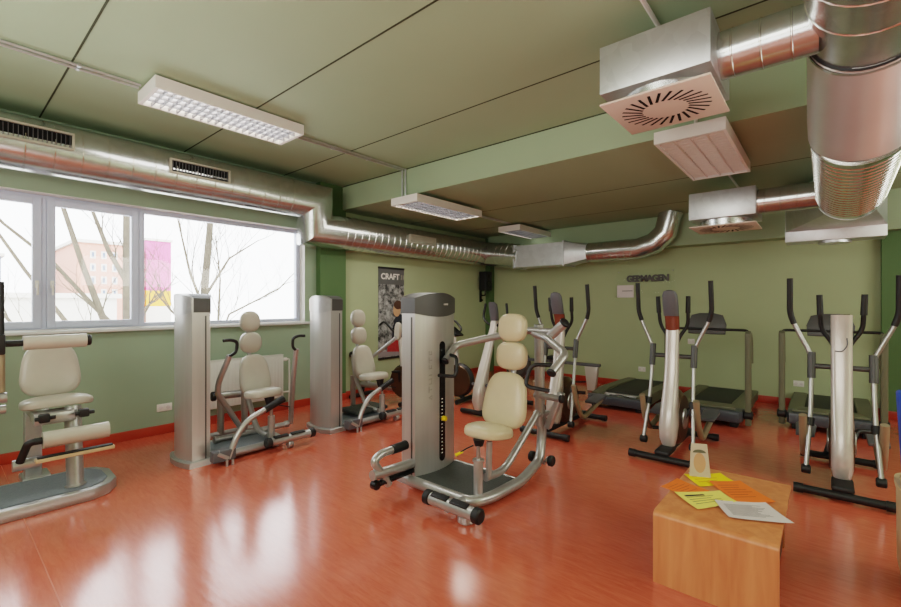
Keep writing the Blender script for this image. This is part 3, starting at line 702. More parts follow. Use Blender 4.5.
# ------------------------------------------------------------------ wooden box with leaflets
bx = thing('wooden_step_box', 'beech laminate wooden box on the red floor in the right foreground', 'box', (-.69, 2.44, 0))
W_, D2, H_ = .53, .865, .37
n = 8
poly = [(0, 0), (.022, 0), (.022, H_ - .03)]
# bent sheet: front panel curving into the top, with rounded edge
outer = [(0, 0)] + [(.03 - .03 * math.cos(a), H_ - .03 + .03 * math.sin(a)) for a in [PI / 2 * i / n for i in range(n + 1)]] + [(D2, H_)]
inner = [(D2, H_ - .02), (.03, H_ - .02), (.02, H_ - .03), (.02, 0)]
MB().prism(outer + inner, (0, 0, 0), (0, 1, 0), (0, 0, 1), W_).build('bent_top', 'wood', bx)
MB().bb((.03, D2 - .03, 0), (W_ - .03, D2 - .01, H_ - .02)).build('rear_panel', 'wood', bx)
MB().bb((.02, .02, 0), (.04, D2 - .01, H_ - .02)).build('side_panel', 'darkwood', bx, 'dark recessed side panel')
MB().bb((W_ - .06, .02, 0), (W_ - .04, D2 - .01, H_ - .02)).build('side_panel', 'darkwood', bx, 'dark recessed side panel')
sc_ = MB()
for z in (.30, .26): sc_.disc((W_ - .036, .04, z), (1, 0, 0), .011, .012, seg=12)
sc_.build('bolt', 'black', bx)

def sheet(name, label, cat, pts, z, m, ink, lines=7, head=False, group='leaflets on the wooden box'):
    P = [V((x, y, 0)) for x, y in pts]; c = sum(P, V()) / 4
    r = thing(name, label, cat, (c.x, c.y, z), 0, group)
    mb = MB()
    Q = [p - c for p in P]
    N = 8; grid = []
    for i in range(N + 1):
        for j in range(N + 1):
            u, v = i / N, j / N
            p = (Q[0] * (1 - u) + Q[1] * u) * (1 - v) + (Q[3] * (1 - u) + Q[2] * u) * v
            p = p.copy(); p.z = .0008 + .004 * max(0, (abs(u - .5) * 2) ** 4 * (abs(v - .5) * 2) ** 2)
            grid.append(p)
    mb.faces(grid, [(i * (N + 1) + j, i * (N + 1) + j + 1, (i + 1) * (N + 1) + j + 1, (i + 1) * (N + 1) + j) for i in range(N) for j in range(N)])
    mb.build('sheet', m, r)
    ib = MB()
    def at(u, v, dz=.0016): 
        p = (Q[0] * (1 - u) + Q[1] * u) * (1 - v) + (Q[3] * (1 - u) + Q[2] * u) * v
        return V((p.x, p.y, dz))
    rnd = random.Random(len(label))
    for k in range(lines):
        v0 = .2 + .65 * k / lines; e = .6 + .25 * rnd.random()
        hh = .022
        if head and k == 0: hh = .09; e = .55
        ib.faces([at(.12, v0), at(e, v0), at(e, v0 + hh), at(.12, v0 + hh)], [(0, 1, 2, 3)])
    ib.build('printed_text', ink, r)
    return r
# corners: far-left, far-right, near-right, near-left
ZT = .371
sheet('leaflet', 'bright yellow leaflet at the back of the wooden box', 'leaflet', [(-.685, 3.075), (-.514, 3.245), (-.417, 3.14), (-.566, 2.925)], ZT + .0005, 'paper_yellow', 'ink_orange', 3)
sheet('leaflet', 'orange leaflet hanging over the left edge of the wooden box', 'leaflet', [(-.745, 2.768), (-.70, 2.97), (-.51, 2.89), (-.58, 2.75)], ZT + .0025, 'paper_orange', 'ink_orange', 5)
sheet('leaflet', 'large orange leaflet in the middle right of the wooden box', 'leaflet', [(-.545, 3.045), (-.4, 3.17), (-.208, 2.955), (-.364, 2.81)], ZT + .0045, 'paper_orange', 'ink_orange', 6)
sheet('leaflet', 'pale yellow leaflet with a dark heading at the left front of the wooden box', 'leaflet', [(-.66, 2.735), (-.464, 2.92), (-.369, 2.82), (-.51, 2.58)], ZT + .0065, 'paper_lemon', 'ink', 5, True)
wl = sheet('leaflet', 'white printed leaflet sticking out past the right front edge of the wooden box', 'leaflet', [(-.465, 2.76), (-.25, 2.90), (-.118, 2.715), (-.372, 2.583)], ZT + .0085, 'paper_white', 'ink_grey', 11)
lf = thing('standing_flyer', 'upright flyer with a tan oval print standing behind the yellow leaflet', 'flyer', (-.6, 3.1, ZT), R(26))
MB().prism([(-.06, 0), (.06, 0), (.045, .2), (-.045, .2)], (0, .0, .0), (1, 0, 0), (0, .12, 1), .002).build('card', mat('flyer_card', srgb(206, 190, 170), .6, noise=.03), lf)
MB().prism([(.034 * math.cos(2 * PI * i / 24), .085 + .06 * math.sin(2 * PI * i / 24)) for i in range(24)], (0, -.0019, 0), (1, 0, 0), (0, .12, 1), .0012).build('oval_print', 'skin', lf)
MB().prism([(.05 * math.cos(PI * i / 12) * .75, .145 + .02 * math.sin(PI * i / 12)) for i in range(13)], (0, -.0019, 0), (1, 0, 0), (0, .12, 1), .0018).build('dark_print', 'olive', lf)
MB().prism([(-.05, 0), (.05, 0), (.05, .06), (-.05, .06)], (0, 0, .001), (1, 0, 0), (0, 1, 0), .002).build('stand', 'paper_white', lf)

# ------------------------------------------------------------------ bin at right edge
bn = thing('storage_bin', 'beige rounded bin at the right edge of the photo', 'bin', (.482, 3.24, 0))
MB().loft([[V((x * k, y * k, z)) for x, y in [(.2 * math.copysign(abs(math.cos(a)) ** .5, math.cos(a)), .2 * math.copysign(abs(math.sin(a)) ** .5, math.sin(a))) for a in [2 * PI * i / 32 for i in range(32)]]] for k, z in ((.8, 0), (.93, .03), (1, .1), (1.02, .52), (.97, .52), (.95, .12))]).build('tub', 'beige', bn)
MB().loft([[V((x * k, y * k, z)) for x, y in [(.2 * math.copysign(abs(math.cos(a)) ** .5, math.cos(a)), .2 * math.copysign(abs(math.sin(a)) ** .5, math.sin(a))) for a in [2 * PI * i / 32 for i in range(32)]]] for k, z in ((1.02, .5), (1.05, .5), (1.05, .53), (.97, .53))], False).build('rim', 'beige', bn)
for i, (x, lab) in enumerate(((.34, 'blue folded mat standing in the beige bin, leftmost'), (.39, 'blue folded mat standing in the middle of the beige bin'), (.44, 'blue folded mat standing in the beige bin, farthest right'))):
    o = MB().box((0, 0, .43), (.034, .18, .86), None, .014, 3).build('exercise_mat', 'bluemat')
    o.location = (x, 3.24, .135); o.rotation_euler = (0, R(-3.0), 0); tag(o, lab, 'mat', 'blue mats in the beige bin')

# ------------------------------------------------------------------ ventilation
def ringed(mb, pts, r, step, rr):
    for a, b in zip(pts, pts[1:]):
        a, b = V(a), V(b); L = (b - a).length; d = (b - a) / L; k = int(L / step)
        for i in range(k):
            c = a + d * (step * (i + .5)); mb.tube([c - d * rr, c - d * rr * .4, c + d * rr * .4, c + d * rr], [r - .001, r + rr * .7, r + rr * .7, r - .001], seg=28, caps=False)
    return mb
dl = thing('ventilation_duct', 'long round galvanised duct high along the window wall, dropping beside the pilaster', 'duct', (0, 0, 0))
DX = -5.36
MB().tube([(DX, FY, 2.845), (DX, 3.42, 2.845), (DX, 3.42, 2.47), (DX, 7.36, 2.47), (-4.46, 7.36, 2.35)], .238, seg=36).build('duct_pipe', 'galv', dl)
ringed(MB(), [(DX, FY, 2.845), (DX, 3.1, 2.845)], .238, .19, .006).build('upper_seam', 'galvring', dl)
ringed(MB(), [(DX, 3.75, 2.47), (DX, 7.0, 2.47)], .238, .125, .009).build('lower_seam', 'galvring', dl)
ringed(MB(), [(-5.0, 7.36, 2.43), (-4.55, 7.36, 2.37)], .236, .12, .008).build('end_seam', 'galvring', dl)
MB().loft([[V((-4.5, 7.15, 2.13)), V((-4.5, 7.58, 2.13)), V((-4.5, 7.58, 2.53)), V((-4.5, 7.15, 2.53))], [V((-3.5, 7.15, 2.13)), V((-3.5, 7.58, 2.13)), V((-3.5, 7.58, 2.53)), V((-3.5, 7.15, 2.53))]]).bb((-4.52, 7.13, 2.11), (-4.49, 7.6, 2.55)).bb((-3.515, 7.13, 2.11), (-3.485, 7.6, 2.55)).build('plenum_box', 'galvdull', dl, 'rectangular sheet metal box in the duct')
def sq2round(xa, xb, yc, zc, hy, hz, r, flip=False):
    n = 32; a_, b_ = [], []
    for i in range(n):
        a = 2 * PI * i / n; c, s_ = math.cos(a), math.sin(a); k = 1 / max(abs(c), abs(s_))
        a_.append(V((xa, yc + hy * c * k, zc + hz * s_ * k))); b_.append(V((xb, yc + r * c, zc + r * s_)))
    return [a_, b_]
MB().loft(sq2round(-3.485, -3.12, 7.36, 2.33, .215, .2, .165)).build('reducer', 'galvdull', dl)
MB().tube([(-3.13, 7.36, 2.33), (-2.3, 7.36, 2.33), (-2.06, 7.36, 2.4), (-1.9, 7.36, 2.55), (-1.82, 7.36, 2.86)], .165, seg=32).build('riser_pipe', 'galv', dl)
ringed(MB(), [(-3.1, 7.36, 2.33), (-2.32, 7.36, 2.33)], .165, .11, .007).build('riser_seam', 'galvring', dl)

def grille(label, c, ang, ln, ht, m):
    b = MB(); rect_frame(b, -ln / 2, ln / 2, -ht / 2, ht / 2, .018, -.02, .016, .003); r = b.build('air_grille', 'grille', dl, label)
    r.location = c; r.rotation_euler = (0, ang, 0)
    MB().bb((-.03, -ln / 2 + .01, -ht / 2 + .01), (-.012, ln / 2 - .01, ht / 2 - .01)).build('backing', m, r)
    b = MB(); k = int(ln / .03)
    for i in range(1, k): b.bb((-.012, -ln / 2 + i * ln / k - .002, -ht / 2 + .01), (.004, -ln / 2 + i * ln / k + .002, ht / 2 - .01))
    b.build('slats', 'darkcap' if m == 'void' else 'grille', r)
    return r
an = R(2)
grille('long dark vent grille with beige frame', (-5.36 + .25, .32, 2.885), an, 1.02, .15, 'void')
grille('dark vent grille with beige frame', (-5.36 + .25, 1.88, 2.865), an, .6, .15, 'void')
grille('beige vent grille', (-5.36 + .25, 5.3, 2.5), an, .62, .14, 'grille')

BXc, BXl = .18, .17
bd = thing('ventilation_duct', 'wide round galvanised duct overhead at the right edge ending in a flared box', 'duct', (0, 0, 0))
MB().tube([(BXc, FY, 2.92), (BXc, 3.2, 2.92)], .262, seg=40).build('duct_pipe', 'galv', bd)
MB().tube([(BXc, 3.15, 2.92), (BXc, 3.25, 2.90), (BXl, 3.72, 2.64), (BXl, 3.85, 2.585)], .268, seg=40).build('offset_bend', 'galvbright', bd)
MB().tube([(BXl, 3.8, 2.595), (BXl, 5.7, 2.5)], .255, seg=40).build('lower_pipe', 'galv', bd)
ringed(MB(), [(BXc, 0, 2.92), (BXc, 3.1, 2.92)], .262, .26, .007).build('upper_seam', 'galvring', bd)
ringed(MB(), [(BXl, 3.85, 2.592), (BXl, 5.6, 2.505)], .255, .085, .006).build('lower_seam', 'galvring', bd)
MB().tube([(BXc, 3.14, 2.92), (BXc, 3.17, 2.92)], .277, seg=40).build('joint_collar', 'galvring', bd)
MB().tube([(BXc, 3.1, 2.92), (BXc, 3.115, 2.92)], .272, seg=40).build('joint_gasket', 'black', bd)
MB().tube([(BXl, 3.84, 2.593), (BXl, 3.87, 2.591)], .266, seg=40).build('joint_collar', 'galvring', bd)
n = 40; ra, rb_, rc = [], [], []
for i in range(n):
    a = 2 * PI * i / n; c, s_ = math.cos(a), math.sin(a); k = 1 / max(abs(c), abs(s_))
    ra.append(V((BXl + .255 * c, 5.65, 2.5 + .255 * s_)))
    rb_.append(V((.06 + .43 * c * k, 6.55, 2.53 + .24 * s_ * k)))
MB().loft([ra, rb_]).build('flared_end', 'galvdull', bd)
MB().bb((-.375, 6.55, 2.17), (.49, 6.9, 2.78), .004).build('end_box', 'galvdull', bd)
MB().tube([(.07, 6.72, 2.175), (.07, 6.72, 2.14)], .15, seg=28).build('spigot', 'galvdull', bd)

def diffuser(label, x0, x1, y0, y1, zp, zb0, zb1, yb, duct_x):
    cx, cy = (x0 + x1) / 2, (y0 + y1) / 2
    r = thing('ceiling_diffuser', label, 'air diffuser', (cx, cy, zp), 0, 'swirl diffuser boxes on the right duct')
    hx, hy = (x1 - x0) / 2, (y1 - y0) / 2
    MB().bb((-hx, -hy, zb0 - zp), (hx, hy, zb1 - zp), .004).build('plenum_box', 'galvdull', r)
    MB().tube([(0, 0, .01), (0, 0, zb0 - zp + .01)], [.24, .25], seg=36).build('collar', 'galv', r)
    pl = MB().bb((-hx, -hy, 0), (hx, hy, .012), .002).build('swirl_plate', 'ventpink', r)
    sl = MB()
    for i in range(26):
        a = 2 * PI * i / 26
        d = V((math.cos(a + .5), math.sin(a + .5), 0)); o = V((math.cos(a), math.sin(a), 0)) * .13
        p, q = o, o + d * .13; nn = V((-d.y, d.x, 0)) * .0085
        k = hx / .3
        sl.faces([(v * k) + V((0, 0, -.0012)) for v in (p - nn, q - nn, q + nn, p + nn)], [(0, 1, 2, 3)])
    sl.build('swirl_slots', 'void', pl, 'dark radial slots')
    MB().tube([(hx - .01, yb - cy, (zb0 + zb1) / 2 - zp), (duct_x - cx, yb - cy, (zb0 + zb1) / 2 - zp)], .128, seg=32).build('branch_pipe', 'galv', r)
    ringed(MB(), [(hx + .0, yb - cy, (zb0 + zb1) / 2 - zp), (duct_x - cx - .03, yb - cy, (zb0 + zb1) / 2 - zp)], .128, .13, .006).build('branch_seam', 'galvring', r)
    return r
diffuser('galvanised diffuser box with square swirl plate at the top right, nearer the camera', -1.05, -.46, 2.63, 3.22, 2.645, 2.715, 3.0, 2.92, -.03)
diffuser('galvanised diffuser box with square swirl plate farther back, near the back wall', -1.165, -.55, 5.45, 6.05, 2.285, 2.37, 2.66, 5.62, -.02)

# ------------------------------------------------------------------ ceiling lights
def light_fixture(label, x, y0, y1, z, hw, lamp=0, rows=4, group='fluorescent ceiling lights', pink=False):
    L = y1 - y0; r = thing('ceiling_light', label, 'ceiling light', (x, (y0 + y1) / 2, z), 0, group)
    h = .095
    MB().bb((-hw, -L / 2, h - .01), (hw, L / 2, h), 0).bb((-hw, -L / 2, 0), (-hw + .02, L / 2, h - .01)).bb((hw - .02, -L / 2, 0), (hw, L / 2, h - .01)).bb((-hw + .02, -L / 2, 0), (hw - .02, -L / 2 + .03, h - .01)).bb((-hw + .02, L / 2 - .03, 0), (hw - .02, L / 2, h - .01)).build('housing', 'white', r)
    b = MB()
    for i in range(1, rows):
        xx = -hw + .02 + (2 * hw - .04) * i / rows; b.bb((xx - .006, -L / 2 + .03, .006), (xx + .006, L / 2 - .03, .045))
    k = int(L / .065)
    for i in range(1, k):
        yy = -L / 2 + .03 + (L - .06) * i / k; b.bb((-hw + .02, yy - .005, .006), (hw - .02, yy + .005, .034))
    b.build('louvre', 'louvre' if not pink else 'ventpink', r)  # pink variant has the red floor's reflection painted into the louvre
    if pink: MB().bb((-hw + .02, -L / 2 + .03, h - .03), (hw - .02, L / 2 - .03, h - .012)).build('painted_shade_plate', 'painted_shade', r)  # added dark plate paints the shade between the louvre blades
    t = MB()
    for i in range(rows):
        xx = -hw + .02 + (2 * hw - .04) * (i + .5) / rows; t.tube([(xx, -L / 2 + .04, .06), (xx, L / 2 - .04, .06)], .012, seg=10)
    t.build('tubes', mat('fluorescent_tube_%d' % random.randint(0, 9999), srgb(255, 250, 240), .3, emit=lamp) if lamp else 'paper_white', r)
    return r
light_fixture('long louvred ceiling light at upper left, on the higher ceiling', -4.09, 1.1, 2.35, 3.09, .218, 7)
light_fixture('louvred ceiling light just beyond the beam', -4.06, 3.86, 5.2, 2.71, .235, 8, 4)
light_fixture('louvred ceiling light farthest back, above the rectangular duct box', -4.2, 6.5, 7.75, 2.71, .22, 4)
light_fixture('louvred ceiling light with painted pink floor reflection between the two diffuser boxes', -.8, 3.72, 5.08, 2.71, .245, 0, 4, pink=True)
light_fixture('ceiling light at the top edge of the photo, only a corner showing', -.74, .1, 1.32, 3.07, .26, 2.0)
# beam clears the second row: lights hang from the conduit
for dx, lab in ((-.03, 'thin grey conduit along the ceiling by the left lights, the one nearer the window'), (.03, 'thin grey conduit along the ceiling by the left lights, farther from the window')):
    t = thing('cable_conduit', lab, 'conduit', (-4.18 + dx, 0, ZC - .016))
    for a, b in ((FY + .02, 1.08), (2.37, YB - .014)):
        MB().tube([(0, a, 0), (0, b, 0)], .011, seg=8).build('pipe', 'galvdull', t)
    MB().tube([(0, YB - .022, .0), (0, YB - .022, 2.80 - ZC), (0, YB + .03, 2.79 - ZC)], .011, .03, seg=8).build('drop_pipe', 'galvdull', t)
    MB().tube([(0, 5.22, ZL - ZC), (0, 6.48, ZL - ZC)], .009, seg=8).build('pipe', 'galvdull', t)
    for y in (.2, .7, 2.9, 3.4): MB().bb((-.018, y - .012, -.012), (.018, y + .012, .012), .003).build('clip', 'galvdull', t)
t = thing('cable_conduit', 'single pale conduit along the ceiling above the right diffusers', 'conduit', (-.8, 0, ZC - .018))
MB().tube([(0, 1.34, 0), (0, YB - .02, 0), (0, YB - .02, -.4)], .014, .03, seg=8).build('drop_pipe', 'white', t)
MB().tube([(0, 5.1, ZL - ZC), (0, 7.58, ZL - ZC)], .012, seg=8).build('pipe', 'white', t)
# ------------------------------------------------------------------ wall things
rd = thing('radiator', 'white panel radiator under the window behind the chest press machine', 'radiator', (WX + .02, 2.56, .2))
MB().bb((.03, -.5, 0), (.1, .49, .56), .01).build('panel', 'radiator', rd)
b = MB()
for i in range(23): b.bb((.1, -.475 + i * .042, .03), (.103, -.459 + i * .042, .53), .001)
b.build('ribs', 'radiator', rd)
MB().bb((.03, -.5, .56), (.1, .49, .572), .003).build('top_grille', 'radiator', rd)
MB().tube([(.065, .49, .5), (.065, .59, .5), (.065, .59, -.19)], .012, .03).build('pipe', 'radiator', rd)
MB().tube([(.065, .49, .06), (.065, .63, .06), (.065, .63, -.19)], .012, .03).build('pipe', 'radiator', rd)
MB().disc((.065, .53, .5), (0, 1, 0), .024, .05).build('valve', 'white', rd)
for y in (-.35, .3): MB().bb((-.019, y, .1), (.035, y + .04, .45)).build('bracket', 'radiator', rd)

def outlet(label, loc, rz, w=.15):
    r = thing('power_outlet', label, 'power outlet', loc, rz, 'wall sockets')
    MB().bb((-w / 2, -.008, -.042), (w / 2, 0, .042), .004).build('plate', 'white', r)
    for x in (-w / 4, w / 4): MB().disc((x, -.009, 0), (0, 1, 0), .02, .004, seg=16).build('socket', 'paper_white', r)
    return r
outlet('white double socket low on the window wall left of the chest press tower', (WX, 1.69, .29), R(90))
outlet('white double socket low on the back wall right of the treadmill console', (-.3, BY, .32), 0, .12)
outlet('white socket at mid height on the back wall left of the treadmill with console', (-1.66, BY, .84), 0, .1)
outlet('white socket low on the back wall above the open treadmill deck', (-2.42, BY, .32), 0, .12)

bnr = thing('banner', 'tall dark grey printed banner with a skier photo hanging on the olive wall', 'banner', (WX + .016, 5.06, .54))
Wb, Hb = .58, 1.51
MB().bb((.0, -Wb / 2, .0), (.006, Wb / 2, Hb)).build('print', 'banner', bnr)
MB().bb((.0, -Wb / 2, Hb - .28), (.0075, Wb / 2, Hb - .02)).build('header', 'banner_top', bnr)
for z in (Hb, -.0): MB().bb((-.002, -Wb / 2 - .005, z - .022), (.014, Wb / 2 + .005, z + .012), .004).build('rail', 'black', bnr)
txm = Mx.Translation((.0085, -.03, Hb - .15)) @ Mx(((0, 0, 1, 0), (1, 0, 0, 0), (0, 1, 0, 0), (0, 0, 0, 1)))
text_obj('lettering', 'CRAFT', .135, 'white', bnr, txm, .001, 1.0, .004)
b = MB()
for k in (0, .045): b.faces([(.009, .21 + k, Hb - .19), (.009, .225 + k, Hb - .19), (.009, .245 + k, Hb - .15), (.009, .225 + k, Hb - .11), (.009, .21 + k, Hb - .11), (.009, .23 + k, Hb - .15)], [(0, 1, 2, 5), (5, 2, 3, 4)])
b.build('arrow_logo', 'grille', bnr)
def ell(cy, cz, ry, rz_, n=28): return [(cy + ry * math.cos(2 * PI * i / n), cz + rz_ * math.sin(2 * PI * i / n)) for i in range(n)]
MB().prism([(.0, .2), (.29, .2), (.29, .62), (.27, .7), (.17, .74), (.08, .66), (.02, .5)], (.006, 0, 0), (0, 1, 0), (0, 0, 1), .0012).build('printed_jacket', 'jacket', bnr)
MB().prism([(-.1, .1), (.2, .08), (.26, .22), (.05, .34), (-.08, .26)], (.006, 0, 0), (0, 1, 0), (0, 0, 1), .0014).build('printed_trousers', 'redprint', bnr)
MB().prism(ell(.12, .80, .085, .115), (.006, 0, 0), (0, 1, 0), (0, 0, 1), .0016).build('printed_face', 'skin', bnr)
MB().prism(ell(.15, .885, .1, .075), (.006, 0, 0), (0, 1, 0), (0, 0, 1), .002).build('printed_hair', 'hair', bnr)
MB().prism([(-.29, .02), (.29, .02), (.29, .06), (.1, .12), (-.29, .1)], (.006, 0, 0), (0, 1, 0), (0, 0, 1), .001).build('printed_snow', 'ink_grey', bnr)

sp = thing('wall_speaker', 'small black loudspeaker on a bracket high in the far corner', 'speaker', (WX + .03, 7.58, 1.72))
MB().bb((.04, -.11, .0), (.22, .11, .40), .015).build('cabinet', 'black', sp)
MB().disc((.222, 0, .13), (1, 0, 0), .075, .012).disc((.222, 0, .3), (1, 0, 0), .035, .012).build('driver', 'blackgloss', sp)
MB().bb((-.02, -.02, -.24), (.02, .02, .1), .005).tube([(.0, 0, -.1), (.12, 0, -.1), (.12, 0, .02)], .014, .03).tube([(.0, 0, -.2), (.05, .0, -.2)], .02).build('bracket', 'blackgloss', sp)

sg = thing('wall_sign', 'clear acrylic sign with bold grey letters on the back wall', 'sign', (-2.37, BY, 1.79))
MB().bb((-.47, -.028, -.24), (.47, -.022, .24), .002).build('acrylic_panel', 'acrylic', sg)
txs = Mx.Translation((.045, -.032, .085)) @ Mx(((1, 0, 0, 0), (0, 0, -1, 0), (0, 1, 0, 0), (0, 0, 0, 1)))
text_obj('lettering', 'GERMAGEN', .145, 'signgrey', sg, txs, .006, .84, .008)
MB().bb((-.465, -.03, -.235), (-.18, -.0285, -.02)).build('paper_label', 'paper_white', sg, 'white paper square at lower left')
MB().bb((-.38, -.0312, -.125), (-.2, -.0302, -.115)).build('printed_line', 'ink', sg)
for x in (-.44, .44):
    for z in (-.21, .21): MB().disc((x, -.016, z), (0, 1, 0), .008, .03, seg=12).build('standoff', 'chrome', sg)

# ------------------------------------------------------------------ outside the window
GZ = -3.2
g = MB().bb((-90, -60, GZ - .2), (WX - .5, 90, GZ)).build('pavement', 'ext_ground'); g['kind'] = 'structure'
def building(name, label, x, y0, y1, z1, depth, m, wm='ext_window', wrows=(), pitch=2.4, ww=1.2, wh=1.2, band=None):
    r = thing(name, label, 'building', (x, (y0 + y1) / 2, GZ), 0)
    L = y1 - y0; H = z1 - GZ
    MB().bb((-depth, -L / 2, 0), (0, L / 2, H)).build('wall', m, r)
    MB().bb((-depth - .2, -L / 2 - .2, H), (.2, L / 2 + .2, H + .25)).build('roof', 'ext_white', r)
    for z in wrows:
        k = int((L - .6) / pitch)
        for i in range(k):
            yy = -L / 2 + .6 + pitch * (i + .5)
            if yy + ww / 2 > L / 2: continue
            f = MB().bb((-.05, yy - ww / 2, z - GZ), (.04, yy + ww / 2, z + wh - GZ)).build('window', 'ext_white', r)
            MB().bb((.03, yy - ww / 2 + .1, z + .1 - GZ), (.05, yy + ww / 2 - .1, z + wh - .1 - GZ)).build('pane', wm, f)
    return r
building('low_building', 'long low pale building across the yard, seen through the left sashes', -31, -14, 6.9, 1.75, 8, 'ext_white', wrows=(-.9,), pitch=3.4, ww=1.6, wh=1.5)
building('apartment_block', 'salmon pink apartment block with rows of windows behind the low building', -44, 7.3, 11.4, 6.2, 10, 'ext_salmon', wrows=(2.0, 3.0, 4.0, 5.0), pitch=.7, ww=.36, wh=.6)
building('grey_house', 'grey blue house far off behind branches at the far left window', -50, -14, 3.6, 5.2, 10, 'ext_grey', wrows=(2.4, 3.9), pitch=2.2, ww=1.0, wh=.9)
t_ = thing('panelled_tower', 'magenta and yellow panelled building seen at the left of the wide pane', 'building', (-45.4, 13.2, GZ))
MB().bb((-6, -1.0, 5.8), (0, .95, 10.2)).build('magenta_panel', 'ext_magenta', t_)
MB().bb((-6, -1.0, 4.4), (.0, .95, 5.8)).build('yellow_panel', 'ext_yellow', t_)
MB().bb((-6, -1.0, 0), (0, .95, 4.4)).build('ground_floor', 'ext_white', t_)
MB().bb((-6.1, -1.1, 10.2), (.1, 1.05, 10.4)).build('roof', 'ext_white', t_)

def tree(label, base, limbs, seed, twigs=5):
    rnd = random.Random(seed); mb = MB()
    def twig(p, d, L, r, depth):
        pts = [p]; q = p.copy(); dd = d.copy()
        for i in range(4):
            dd = (dd + V((rnd.uniform(-.25, .25), rnd.uniform(-.25, .25), rnd.uniform(-.08, .2)))).normalized()
            q = q + dd * L / 4; pts.append(q.copy())
        mb.tube(pts, [r * (1 - .2 * i) for i in range(5)], seg=5)
        if depth:
            for i in range(3):
                nd = (dd + V((rnd.uniform(-.6, .6), rnd.uniform(-1, 1), rnd.uniform(-.2, .8)))).normalized()
                twig(pts[1 + i], nd, L * .6, r * .5, depth - 1)
    for (pts, r) in limbs:
        P = [V(p) for p in pts]
        mb.tube(P, [r * (1 - .65 * i / (len(P) - 1)) for i in range(len(P))], seg=7)
        for k in range(twigs):
            i = rnd.randrange(0, len(P) - 1); t = rnd.random(); p = P[i].lerp(P[i + 1], t)
            d = (P[i + 1] - P[i]).normalized()
            nd = (d + V((rnd.uniform(-.5, .5), rnd.uniform(-.9, .9), rnd.uniform(-.1, .5)))).normalized()
            twig(p, nd, rnd.uniform(.8, 1.8), r * .3, 2)
    o = mb.build('bare_tree', 'bark'); tag(o, label, 'tree', 'bare trees outside the window')
    return o
TX = -12
tree('bare tree with leaning limbs outside the middle window sash', None, [
    ([(TX, 2.95, GZ), (TX, 2.9, .0), (TX, 2.87, 1.2), (TX, 2.86, 2.6), (TX, 2.85, 4.2), (TX, 2.9, 6)], .13),
    ([(TX, 2.87, 1.9), (TX + .1, 2.5, 2.6), (TX + .1, 2.2, 3.5), (TX, 1.9, 4.6)], .06),
    ([(TX, 2.8, -.3), (TX, 2.5, .9), (TX, 2.1, 2.2), (TX, 1.75, 3.5), (TX, 1.5, 5)], .085),
    ([(TX, 2.9, .6), (TX, 2.3, 1.35), (TX, 1.6, 2.3), (TX - .1, .9, 3.0), (TX, .3, 3.8)], .055),
    ([(TX, 2.7, -.6), (TX + .1, 1.9, .9), (TX, 1.2, 2.1), (TX, .5, 3.4)], .06),
    ([(TX, 1.9, -.6), (TX + .1, 1.1, .9), (TX, .1, 2.6)], .045)], 3, 3)
TX = -10.6
tree('bare tree with many thin branches outside the wide pane', None, [
    ([(TX, 3.95, GZ), (TX, 3.95, .5), (TX, 3.97, 1.8), (TX, 4.08, 3.2), (TX, 4.2, 5), (TX, 4.3, 7)], .11),
    ([(TX, 3.96, 1.3), (TX + .2, 3.6, 2.1), (TX, 3.4, 3.4)], .04),
    ([(TX, 3.97, 1.6), (TX, 4.5, 2.5), (TX, 5.2, 3.0)], .035),
    ([(TX, 4.2, .4), (TX, 4.5, 1.2), (TX + .6, 5.4, 1.8), (TX + .6, 5.9, 2.3)], .03),
    ([(TX, 4.25, .9), (TX, 4.3, 2.0), (TX, 4.2, 3.0)], .03),
    ([(TX, 3.9, .6), (TX, 3.3, 1.3), (TX, 2.8, 2.0)], .03)], 9, 7)
TX = -17
tree('bare tree with thin branches outside the far left sash', None, [
    ([(TX, .2, GZ), (TX, .1, .8), (TX, -.2, 2.6), (TX, -.5, 5)], .08),
    ([(TX, 1.2, -.2), (TX, .6, 1.6), (TX, .1, 3.2), (TX, -.2, 5)], .05)], 5, 6)

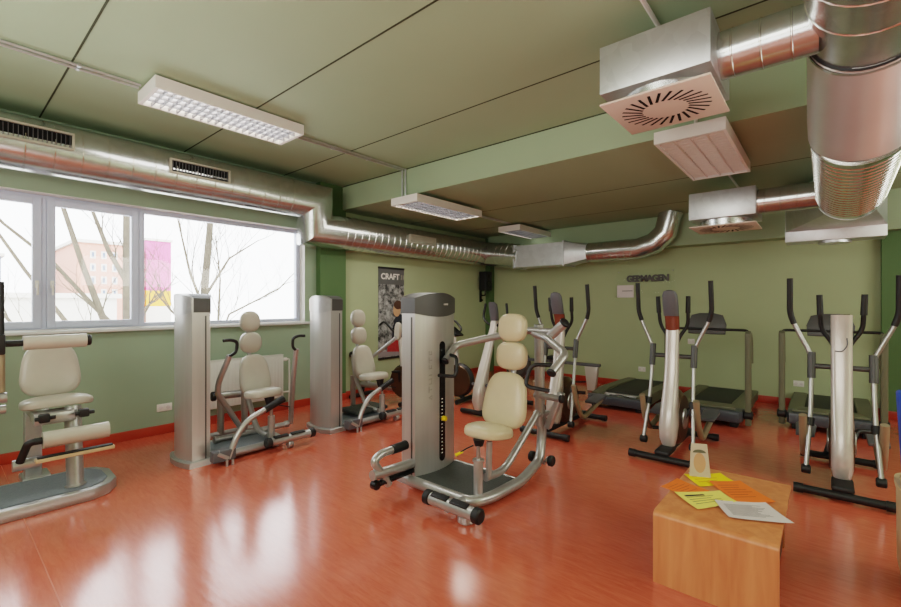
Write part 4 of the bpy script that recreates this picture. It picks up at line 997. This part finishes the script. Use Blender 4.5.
# ------------------------------------------------------------------ light, world, camera
def area(name, loc, rot, sx, sy, power, c=(1, 1, 1), portal=False):
    l = bpy.data.lights.new(name, 'AREA'); l.shape = 'RECTANGLE'; l.size = sx; l.size_y = sy; l.energy = power; l.color = c
    o = bpy.data.objects.new(name, l); col.objects.link(o); o.location = loc; o.rotation_euler = rot
    if portal: l.cycles.is_portal = True
    return o
area('window_portal', (WX - .32, (WY0 + WY1) / 2, (WZ0 + WZ1) / 2), (0, R(-90), 0), WZ1 - WZ0, WY1 - WY0, 1, portal=True)
# lamps under two ceiling fixtures, then unseen fill lights added for brightness
area('ceiling_lamp_left', (-4.09, 1.73, 3.07), (0, 0, 0), .36, 1.15, 14, (1, .97, .93))
area('ceiling_lamp_far', (-4.06, 4.53, 2.68), (0, 0, 0), .4, 1.2, 22, (1, .95, .86))
area('added_ceiling_fill_front', (-2.0, -1.6, 1.3), (R(180 - 15), 0, 0), 4, 1.6, 105, (1, .99, .97))  # added upward light, not a source in the room, brightens the ceiling
area('added_ceiling_fill_right', (2.3, 2.5, 1.2), (0, R(180 + 15), 0), 1.2, 4, 115, (1, .99, .96))  # second added upward light, lifts the ceiling on the right
area('added_fill_behind', (-1.0, -2.4, 2.6), (R(60), 0, 0), 4, 1.0, 90, (1, .97, .93))  # unseen soft fill added behind the camera to even out the room
area('added_fill_right', (2.9, 4.5, 2.3), (0, R(70), 0), .8, 4, 60, (1, .95, .88))  # unseen warm fill added near the right wall
sun = bpy.data.lights.new('sun', 'SUN'); sun.energy = 2.2; sun.angle = R(8)
so = bpy.data.objects.new('sun', sun); col.objects.link(so); so.rotation_euler = (R(10), R(48), 0)

wd = bpy.data.worlds.new('overcast_sky'); bpy.context.scene.world = wd; wd.use_nodes = True
nt = wd.node_tree; bg = nt.nodes['Background']
bg.inputs['Color'].default_value = (.93, .97, 1, 1); bg.inputs['Strength'].default_value = 8.0

cam = bpy.data.cameras.new('camera'); co = bpy.data.objects.new('camera', cam); col.objects.link(co)
cam.sensor_width = 36; cam.lens = 36 * 442 / 901
co.location = (0, 0, 1.45); co.rotation_euler = (R(90), 0, R(40.4))
cam.clip_start = .05; cam.clip_end = 300
bpy.context.scene.camera = co
vs = bpy.context.scene.view_settings
vs.view_transform = 'Filmic'; vs.look = 'Medium High Contrast'; vs.exposure = 0.0; vs.gamma = 1
